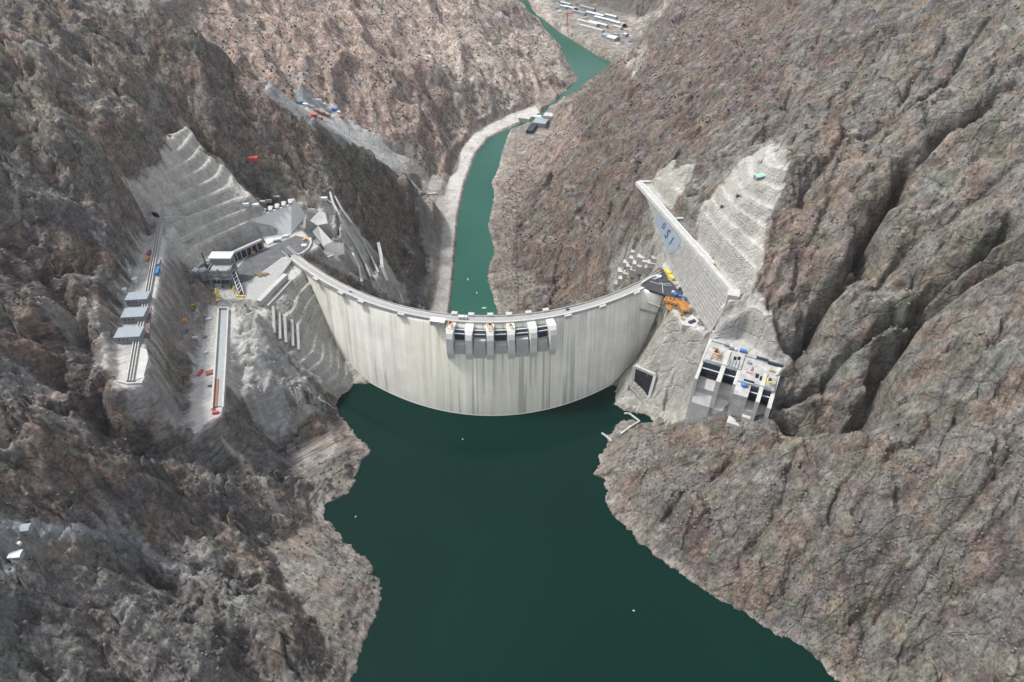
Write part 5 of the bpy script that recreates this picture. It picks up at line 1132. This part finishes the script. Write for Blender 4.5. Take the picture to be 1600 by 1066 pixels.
ibox(-22, 18, 49, 55, -75, -30, 'front_slab', 'concrete', cut=12); ibox(20, 50, 62, 70, -75, -38, 'front_slab', 'concrete', cut=3)
ibox(33, 54, 61.9, 66, -70, -30, 'lip', 'concrete')
for u0, u1, v0 in ((-21.8, -2.4, 29), (2.4, 14.8, 29), (33, 41.5, 45), (45.5, 54, 45)):
    ig = ibox(u0, u1, v0, v0+1.2, -20, -2.5, 'intake_gate', 'dark_steel'); gb = ibox(u0, u1, v0+3, v0+4, -9, -8, 'gate_beam', 'white_paint'); gb.parent = ig; ibox(u0, u1, v0+1.2, v0+7, -17.2, -16.2, 'gate_sill', 'black_void')
for u, v_, du, dv in ((7, 8, 3, 6), (11, 6, 3, 6), (34, 26, 3.5, 7), (39, 28, 3.5, 7), (24, 40, 11, 3)):
    ibox(u, u+du, v_, v_+dv, -.8, -.4, 'hatch', 'black_void')
for u0, u1, v0, v1 in ((-21, -3, -7.4, -7), (-21, 17, 28, 28.3), (19, 55, 2.4, 2.8), (34, 53, 44, 44.3), (17.5, 17.9, -7, 28)): ibox(u0, u1, v0, v1, -.8, .5, 'guard_rail', 'grey_steel')
for u, v_, du, dv, dh, m_ in ((-18, 2, 5, 3, 2, 'old_concrete'), (-8, 8, 2, 7, 1.2, 'timber'), (22, 10, 4, 4, 2.2, 'grey_steel'), (28, 18, 2, 6, 1, 'rust'), (46, 14, 6, 2, 1.4, 'timber'), (-16, 20, 1, 6, .8, 'grey_steel'), (24, 28, 6, 1, .8, 'rust'), (48, 28, 2, 2, 2, 'white_paint')): ibox(u, u+du, v_, v_+dv, -.8, -.8+dh, 'deck_fitting', m_)
for k in range(4): ibox(4+k*3.2, 4.6+k*3.2, 14, 27, -.8, .3, 'rail', 'grey_steel')
for u, v_, d_, m_, lb in ((-12, 18, 1.25, 'orange_steel', 'orange gate hoist over the leftmost bay of the power intake'), (49, 38, 1.1, 'yellow_steel', 'yellow gate hoist over the rightmost bay of the power intake')):
    x, y_ = ip(u, v_); hoist((x, y_, -.8), math.atan2(iv.y, iv.x)+1.57, m_, lb, d_)
x, y_ = ip(26, 48); silo((x, y_, -4.2), 3, 4, 'round blue tank on the centre block of the power intake', 'blue_steel')
x, y_ = ip(14, -4); container((x, y_, -.8), (7,4,3), 'blue_steel', 'bright blue container at the back of the power intake deck', ang=-.4)
for u, v_, L_, lb in ((36, 3, 13, 'left of two long dark containers along the back of the intake deck'), (51, 5.5, 17, 'right of two long dark containers along the back of the intake deck')):
    x, y_ = ip(u, v_-2); container((x, y_, -.8), (L_,3,3), 'dark_steel', lb, ang=math.atan2(iu.y, iu.x))
for u, v_, lb in ((-3, -6, 'silver truck nearest the left corner of the intake deck'), (3, -3, 'silver truck next to the blue container on the intake deck')):
    x, y_ = ip(u, v_); vehicle((x, y_, -.8), -.5, 'white_paint', lb, 'truck', 8, 2.6, 3, 'grey_steel', name='truck')
# square portal in the rock face left of the intake
cs = [V(P(993,571,-72)), V(P(1025,585,-73)), V(P(1015,621,-101)), V(P(989,603,-101))]
t = thing('gate_portal', tuple(cs[3]), 'square dark opening with a pale concrete frame low in the rock face beside the dam', 'portal')
n_ = (cs[1]-cs[0]).cross(cs[3]-cs[0]).normalized(); n_ = -n_ if n_.y > 0 else n_; cs = [c_+n_*2.2 for c_ in cs]
for i in range(4): MB().bar(cs[i], cs[(i+1) % 4], 3.4, 3.4).build('frame_beam', M['concrete'], t)
mb = MB(); f_ = [mb.bm.verts.new(c_+n_*.8) for c_ in cs]; r_ = [mb.bm.verts.new(c_-n_*14+Vector((0, 6, -4))) for c_ in cs]; mb.bm.faces.new(f_); mb.bm.faces.new(r_[::-1])
for i in range(4): mb.bm.faces.new([f_[i], r_[i], r_[(i+1) % 4], f_[(i+1) % 4]])
mb.build('shaft', M['concrete'], t)
cc = sum(cs, Vector())/4; mb = MB(); f_ = [mb.bm.verts.new(cc+(c_-cc)*.86+n_*1.1) for c_ in cs]; r_ = [mb.bm.verts.new(cc+(c_-cc)*.86-n_*1) for c_ in cs]; mb.bm.faces.new(f_); mb.bm.faces.new(r_[::-1])
for i in range(4): mb.bm.faces.new([f_[i], r_[i], r_[(i+1) % 4], f_[(i+1) % 4]])
mb.build('opening', M['portal_dark'], t)
for f in (.33, .66): MB().bar(cs[0].lerp(cs[1], f)+n_*1.2, cs[3].lerp(cs[2], f)+n_*1.2, .35).build('grille_bar', M['grey_steel'], t)
gbeam([(1103,498),(1112,512),(1122,528)], 1, 6, 'pale strip leading down from the slanting wall to the intake')
gbeam([(1147,462),(1128,482),(1110,508)], 2.2, 2, 'thin kerb from the end block of the slanting wall to the intake')
# ------------------------------------------------------------------ pipes in the cove
def pipeline(l, h, r, label):
    pl = [V(F(a, b, h, True)) for a, b in l]; mb = MB()
    for a, b in zip(pl, pl[1:]): mb.bar(a, b, r)
    return tag(mb.build('pipe_barrier', M['concrete']), label, 'barrier')
pipeline([(975,648.5),(983,648.5),(999,660.5),(986,668),(970,680)], 2.2, 1.8, 'bent pale beam angled round the small rock in the cove')
pipeline([(940,679),(947,684),(955,692)], 2.0, 1.8, 'short straight white beam at the waterline left of the cove')
# ------------------------------------------------------------------ things on the right slope
q = F(1186, 279); shed(q, .4, (13,7,4), 'pale green roofed shelter at the top of the right cutting', 'shelter', 'grey_steel', 'green_sheet', .4, name='shelter')
for (px, py), lb in (((1187,254), 'small white scaffold just above the green roofed shelter'), ((1212,236), 'small white scaffold high on the right slope')):
    q = F(px, py); scaffold(q, 1.0, lb, 9, 3, 5, 'white_paint', 4)
q = F(396, 250); shed(q, .1, (13,7,3), 'bright red roofed shelter on the slope above the left terrace', 'shelter', 'red_paint', 'red_paint', .3, name='shelter')
q = F(39, 829); shed(q, .15, (9,6,3), 'larger pale roofed hut beside the track at the lower left', 'hut', 'roof_grey', 'roof_grey', .2, name='hut')
q = F(26, 869); shed(q, .1, (8,6,3), 'white roofed hut below the track at the lower left', 'hut', 'old_concrete', 'white_paint', .15, name='hut')
q = F(29, 851); container(q, (5,2.4,2.4), 'white_paint', 'small white cabin between the two huts at the lower left', 'cabin', 'site_cabin')
q = F(385, 322); container(q, (8,5,4), 'white_paint', 'white cabin at the foot of the left cutting behind the headwall', 'cabin', 'site_cabin')
for px, py, m_, lb in ((400,323,'white_paint','white cabin furthest left behind the headwall'),(410,318,'roof_grey','grey cabin second from the left behind the headwall'),(421,316,'white_paint','white cabin third from the left behind the headwall'),(433,311,'grey_steel','dark grey cabin fourth from the left behind the headwall'),(508,317,'white_paint','white cabin beside the rock spur right of the headwall')):
    container(F(px, py), (9,5,4), m_, lb, 'cabin', 'site_cabin', group='cabins behind the headwall')
# yard in the side valley
rs = random.Random(5)
yard = [(478,165,14,8,'white_paint'),(488,168,12,7,'roof_grey'),(497,158,22,12,'roof_grey'),(505,164,16,9,'white_paint'),(512,172,14,8,'white_paint'),(523,172,16,8,'blue_steel'),(494,174,18,6,'rust'),(503,178,20,6,'rust'),(489,182,18,6,'red_paint'),(500,186,16,6,'rust'),(512,181,14,6,'timber'),(530,177,10,6,'white_paint'),(470,162,10,6,'blue_steel'),(534,184,9,5,'red_paint')]
desc = {'white_paint': 'white roofed', 'roof_grey': 'pale grey roofed', 'blue_steel': 'blue roofed', 'rust': 'rust brown roofed', 'red_paint': 'red roofed', 'timber': 'tan roofed'}
seen_ = {}
lab_y = ['white shed at the left end of the side valley yard','grey shed second from the left in the side valley yard','largest pale gabled shed at the back of the side valley yard','white shed just right of the largest shed in the side valley yard','white shed above the tan shed in the side valley yard','blue roofed shed near the right end of the side valley yard','uppermost rust brown shed in the side valley yard','long rust brown shed in the middle of the side valley yard','red roofed shed at the lower left of the side valley yard','lowest rust brown shed in the side valley yard','tan roofed shed in the side valley yard','small white shed at the right end of the side valley yard','small blue shed at the far left of the side valley yard','small red shed at the far right of the side valley yard']
for (px, py, L_, W_, m_), lb in zip(yard, lab_y):
    q = F(px, py); shed((q[0], q[1], q[2]), -.35+rs.uniform(-.1, .1), (L_*.75, W_*.75, 4), lb, 'shed', m_ if m_ != 'roof_grey' else 'white_paint', m_, .35, 'sheds in the side valley yard')
q = F(520, 196); 
# ------------------------------------------------------------------ riverside bunker / diversion outlet
q = F(833, 196); t = thing('outlet_structure', q, 'pale concrete outlet with a dark slot on the right bank of the river', 'outlet')
for px, py, d_, n_m, m_ in ((820,190,(30,20,18),'outlet_block','concrete'),(831,203,(16,52,14),'dark_slot','dark_steel'),(845,195,(34,40,18),'outlet_block','roof_grey'),(857,186,(24,24,18),'outlet_block','concrete'),(838,186,(26,14,14),'cap_block','white_paint')):
    p_ = F(px, py); MB().box((p_[0], p_[1], p_[2]-6), d_, -.3).build(n_m, M[m_], t)
# ------------------------------------------------------------------ far powerhouse yard
halls = [(892,15,60,12,'white_paint'),(905,22,60,12,'roof_grey'),(918,15,70,14,'roof_grey'),(930,25,80,14,'white_paint'),(945,33,90,15,'white_paint'),(918,38,90,14,'concrete'),(925,47,100,14,'concrete'),(935,40,80,12,'white_paint'),(955,28,50,12,'white_paint'),(963,38,40,14,'white_paint'),(958,62,34,30,'white_paint'),(948,58,26,26,'roof_grey'),(884,8,50,9,'white_paint'),(878,5,34,8,'grey_steel'),(880,13,34,8,'white_paint'),(965,45,36,14,'concrete'),(978,57,10,18,'white_paint'),(962,57,20,10,'roof_grey')]
lh = ['long white hall at the upper left of the distant riverside yard','pale grey hall just right of the upper left hall in the distant yard','wide grey hall at the top edge of the distant yard','long white hall in the upper middle of the distant yard','longest white hall running down the middle of the distant yard','pale concrete hall nearest the river in the distant yard','long low concrete hall beside the river in the distant yard','narrow white hall between the concrete halls and the longest hall','short white hall at the upper right of the distant yard','short white hall right of the longest hall in the distant yard','square bright white building at the lower right of the distant yard','square grey building left of the bright white one','thin white hall near the top of the distant yard','small dark grey hall at the far upper left of the distant yard','small white hall below the dark grey one in the distant yard','low concrete hall above the bright white building','narrow white building at the far right edge of the distant yard','small grey building between the bright white one and the hall above it']
for (px, py, L_, W_, m_), lb in zip(halls, lh):
    q = F(px, py); shed((q[0], q[1], max(q[2], -197)), -.78, (L_, W_, 9), lb, 'hall' if L_ > 30 else 'building', m_ if m_ in ('concrete', 'grey_steel') else 'roof_grey', m_, .25, 'halls in the distant riverside yard', name='hall')
for (px, py), r_, lb in (((899,18), 9, 'upper left dark tunnel mouth in the distant yard'), ((975,43), 9, 'dark arched tunnel mouth at the right end of the distant yard')):
    q = F(px, py); tunnel((q[0], q[1], q[2]-2), .1, r_, lb, deep=14)
q = F(886, 42); tower_crane((q[0], q[1], q[2]), 'red tower crane by the river bank in the distant yard', 42, 45, .9, 'red_paint', w=3.2)
for k, (px, py) in enumerate(((862,8),(870,14),(866,3),(874,19),(902,8),(912,4),(985,58),(985,66),(972,66),(965,70))):
    q = F(px, py); container(q, (12,5,4), ['white_paint','blue_steel','roof_grey'][k % 3], ['white trailer at the far left of the distant yard, left of the small halls','blue trailer second from the left in the distant yard','grey trailer on the top edge left of the distant halls','white trailer beside the bare river terrace in the distant yard','blue trailer at the top of the distant yard','grey trailer at the top edge of the distant yard','white trailer at the right edge of the distant yard','blue trailer right of the square white building in the distant yard','grey trailer below the square white building in the distant yard','white trailer closest to the water in the distant yard'][k], 'trailer', 'trailer', -.7, 'trailers in the distant yard')
# ------------------------------------------------------------------ boats and buoys
def boat(px, py, z, L_, label, mat='white_paint', hut_='blue_steel'):
    x, y_ = P2(px, py, z); t = thing('small_boat', (x, y_, z), label, 'boat', 'small boats on the water', rs.uniform(0, 3)); mb = MB(); W_ = L_*.36
    pr_ = [(-L_/2, -W_/2), (L_*.2, -W_/2), (L_/2, 0), (L_*.2, W_/2), (-L_/2, W_/2)]
    lo = [mb.bm.verts.new((x_*.85, y2*.7, -.3)) for x_, y2 in pr_]; hi = [mb.bm.verts.new((x_, y2, .9)) for x_, y2 in pr_]; mb.bm.faces.new(lo[::-1]); mb.bm.faces.new(hi)
    for i in range(5): mb.bm.faces.new([lo[i], lo[(i+1) % 5], hi[(i+1) % 5], hi[i]])
    o = mb.build('hull', M[mat]); o.parent = t; o = MB().box((-L_*.1, 0, .9), (L_*.3, W_*.6, 1.1)).build('cabin', M['white_paint']); o.parent = t
for px, py, z, L_, lb in ((731,437,RIVER,6,'tiny white boat furthest up the narrow river behind the dam'),(745,458,RIVER,5,'tiny white boat on the river midway between the other two behind the dam'),(757,482,RIVER,8,'white boat on the river closest behind the dam crest'),(723,687,WATER,2.2,'tiny white boat on the reservoir just below the dam face'),(556,808,WATER,2.4,'tiny white boat by the left shore of the reservoir'),(990,955,WATER,2.4,'tiny white boat alone on the lower right of the reservoir')):
    boat(px, py, z, L_, lb)
# ------------------------------------------------------------------ scrub and loose rock
def scatter(name, label, cat, n, region, size, mat, seed, flat=.7, minz=RIVER+3, sub_=1, ok=None):
    R = np.random.RandomState(seed); mb = bmesh.new(); bmesh.ops.create_icosphere(mb, subdivisions=sub_, radius=1); bv = np.array([v_.co[:] for v_ in mb.verts]); bf = np.array([[v_.index for v_ in f.verts] for f in mb.faces]); mb.free()
    poly = GP(region); p = np.array(poly); x = R.uniform(p[:,0].min(), p[:,0].max(), n*4); y_ = R.uniform(p[:,1].min(), p[:,1].max(), n*4); k = inside(x, y_, poly); x = x[k]; y_ = y_[k]
    dens = gn(x/60, y_/60, seed)+R.rand(len(x))*.5 > .05; x = x[dens][:n]; y_ = y_[dens][:n]; q_ = quiet(x, y_) < .3; x = x[q_]; y_ = y_[q_]; z = height(x, y_); k = z > minz
    k &= ~((y_ < 700) & (z < WATER+2)); x = x[k]; y_ = y_[k]; z = z[k]; m_ = len(x); s_ = size[0]+(size[1]-size[0])*R.rand(m_)**2.2
    vv = bv[None]*(1+.35*R.uniform(-1, 1, (m_, len(bv), 1))); vv = vv*s_[:, None, None]*np.array([1, 1, flat]); a = R.rand(m_)*6.28; c_, s2 = np.cos(a)[:, None], np.sin(a)[:, None]
    vv = np.stack([vv[..., 0]*c_-vv[..., 1]*s2, vv[..., 0]*s2+vv[..., 1]*c_, vv[..., 2]], -1)+np.stack([x, y_, z+s_*.2], -1)[:, None]
    me = bpy.data.meshes.new(name); V_ = vv.reshape(-1, 3); F_ = (bf[None]+np.arange(m_)[:, None, None]*len(bv)).reshape(-1, 3)
    me.vertices.add(len(V_)); me.vertices.foreach_set('co', V_.astype(np.float32).ravel()); me.loops.add(F_.size); me.loops.foreach_set('vertex_index', F_.ravel().astype(np.int32)); me.polygons.add(len(F_)); me.polygons.foreach_set('loop_start', np.arange(0, F_.size, 3)); me.polygons.foreach_set('loop_total', np.full(len(F_), 3)); me.update()
    me.materials.append(mat); o = bpy.data.objects.new(name, me); COL.objects.link(o); return tag(o, label, cat, None, 'stuff')
M_scrub = gmat('scrub_leaves', (.072, .075, .045), .35, .4, .95); M_scrub2 = gmat('dry_scrub', (.10, .080, .058), .3, .4, .95); M_bould = gmat('boulder_rock', (.15, .138, .128), .3, .3, .95, bump=.4)
scatter('scrub', 'dark scrub dotted over the pale far mountainside', 'scrub', 5200, [(310,10),(560,-8),(840,0),(900,110),(760,200),(700,290),(560,200),(430,140)], (1.0, 3.0), M_scrub, 3)
scatter('scrub', 'dark scrub on the brown slope right of the river', 'scrub', 9000, [(1060,-5),(960,90),(870,180),(780,300),(800,470),(900,460),(1000,280),(1180,150),(1250,-5)], (.8, 2.6), M_scrub2, 4)
scatter('scrub', 'green scrub over the upper right cliffs', 'scrub', 1300, [(1100,-5),(1600,-5),(1600,560),(1280,560),(1200,420),(1230,200)], (.5, 1.6), M_scrub2, 5)
scatter('scrub', 'small scrub on the rounded hill at the lower right', 'scrub', 2200, [(1040,665),(1230,660),(1600,600),(1600,1066),(1300,1066),(1050,870),(940,750)], (.35, 1.2), M_scrub2, 6)
scatter('scrub', 'small scrub on the rugged left bank', 'scrub', 1800, [(0,0),(230,0),(300,60),(230,300),(180,560),(330,700),(560,800),(560,1060),(0,1060)], (.4, 1.6), M_scrub, 7)
scatter('scrub', 'scrub on the ridge behind the left terrace', 'scrub', 1200, [(300,60),(430,160),(640,290),(680,420),(600,400),(520,300),(400,280),(340,180)], (.7, 2.0), M_scrub, 8)
scatter('boulders', 'loose boulders strewn over the left bank', 'boulders', 1500, [(0,300),(180,440),(330,700),(560,700),(590,900),(540,1060),(0,1060)], (.4, 2.2), M_bould, 9, .75, sub_=1)
scatter('boulders', 'loose boulders on the lower right hill', 'boulders', 2500, [(1040,665),(1230,660),(1600,640),(1600,1066),(1300,1066),(1050,870),(940,750)], (.4, 1.9), M_bould, 10, .75, sub_=1)
scatter('boulders', 'loose boulders on the benches of the upper right cliffs', 'boulders', 1800, [(1100,100),(1600,0),(1600,560),(1280,560),(1200,420)], (.6, 2.4), M_bould, 11, .75, sub_=1)
# ------------------------------------------------------------------ air
mb = MB(); mb.prism([(-1700,-60),(1700,-60),(1700,3720),(-1700,3720)], -240, 640); hz = mb.build('haze', bpy.data.materials.new('haze')); hz['kind'] = 'stuff'
hm = hz.data.materials[0]; hm.use_nodes = True; hm.node_tree.nodes.clear(); ho = hm.node_tree.nodes.new('ShaderNodeOutputMaterial'); hv = hm.node_tree.nodes.new('ShaderNodeVolumePrincipled')
hv.inputs['Density'].default_value = .00002; hv.inputs['Color'].default_value = (.92, .94, .97, 1); hv.inputs['Anisotropy'].default_value = .2; hm.node_tree.links.new(hv.outputs[0], ho.inputs['Volume'])
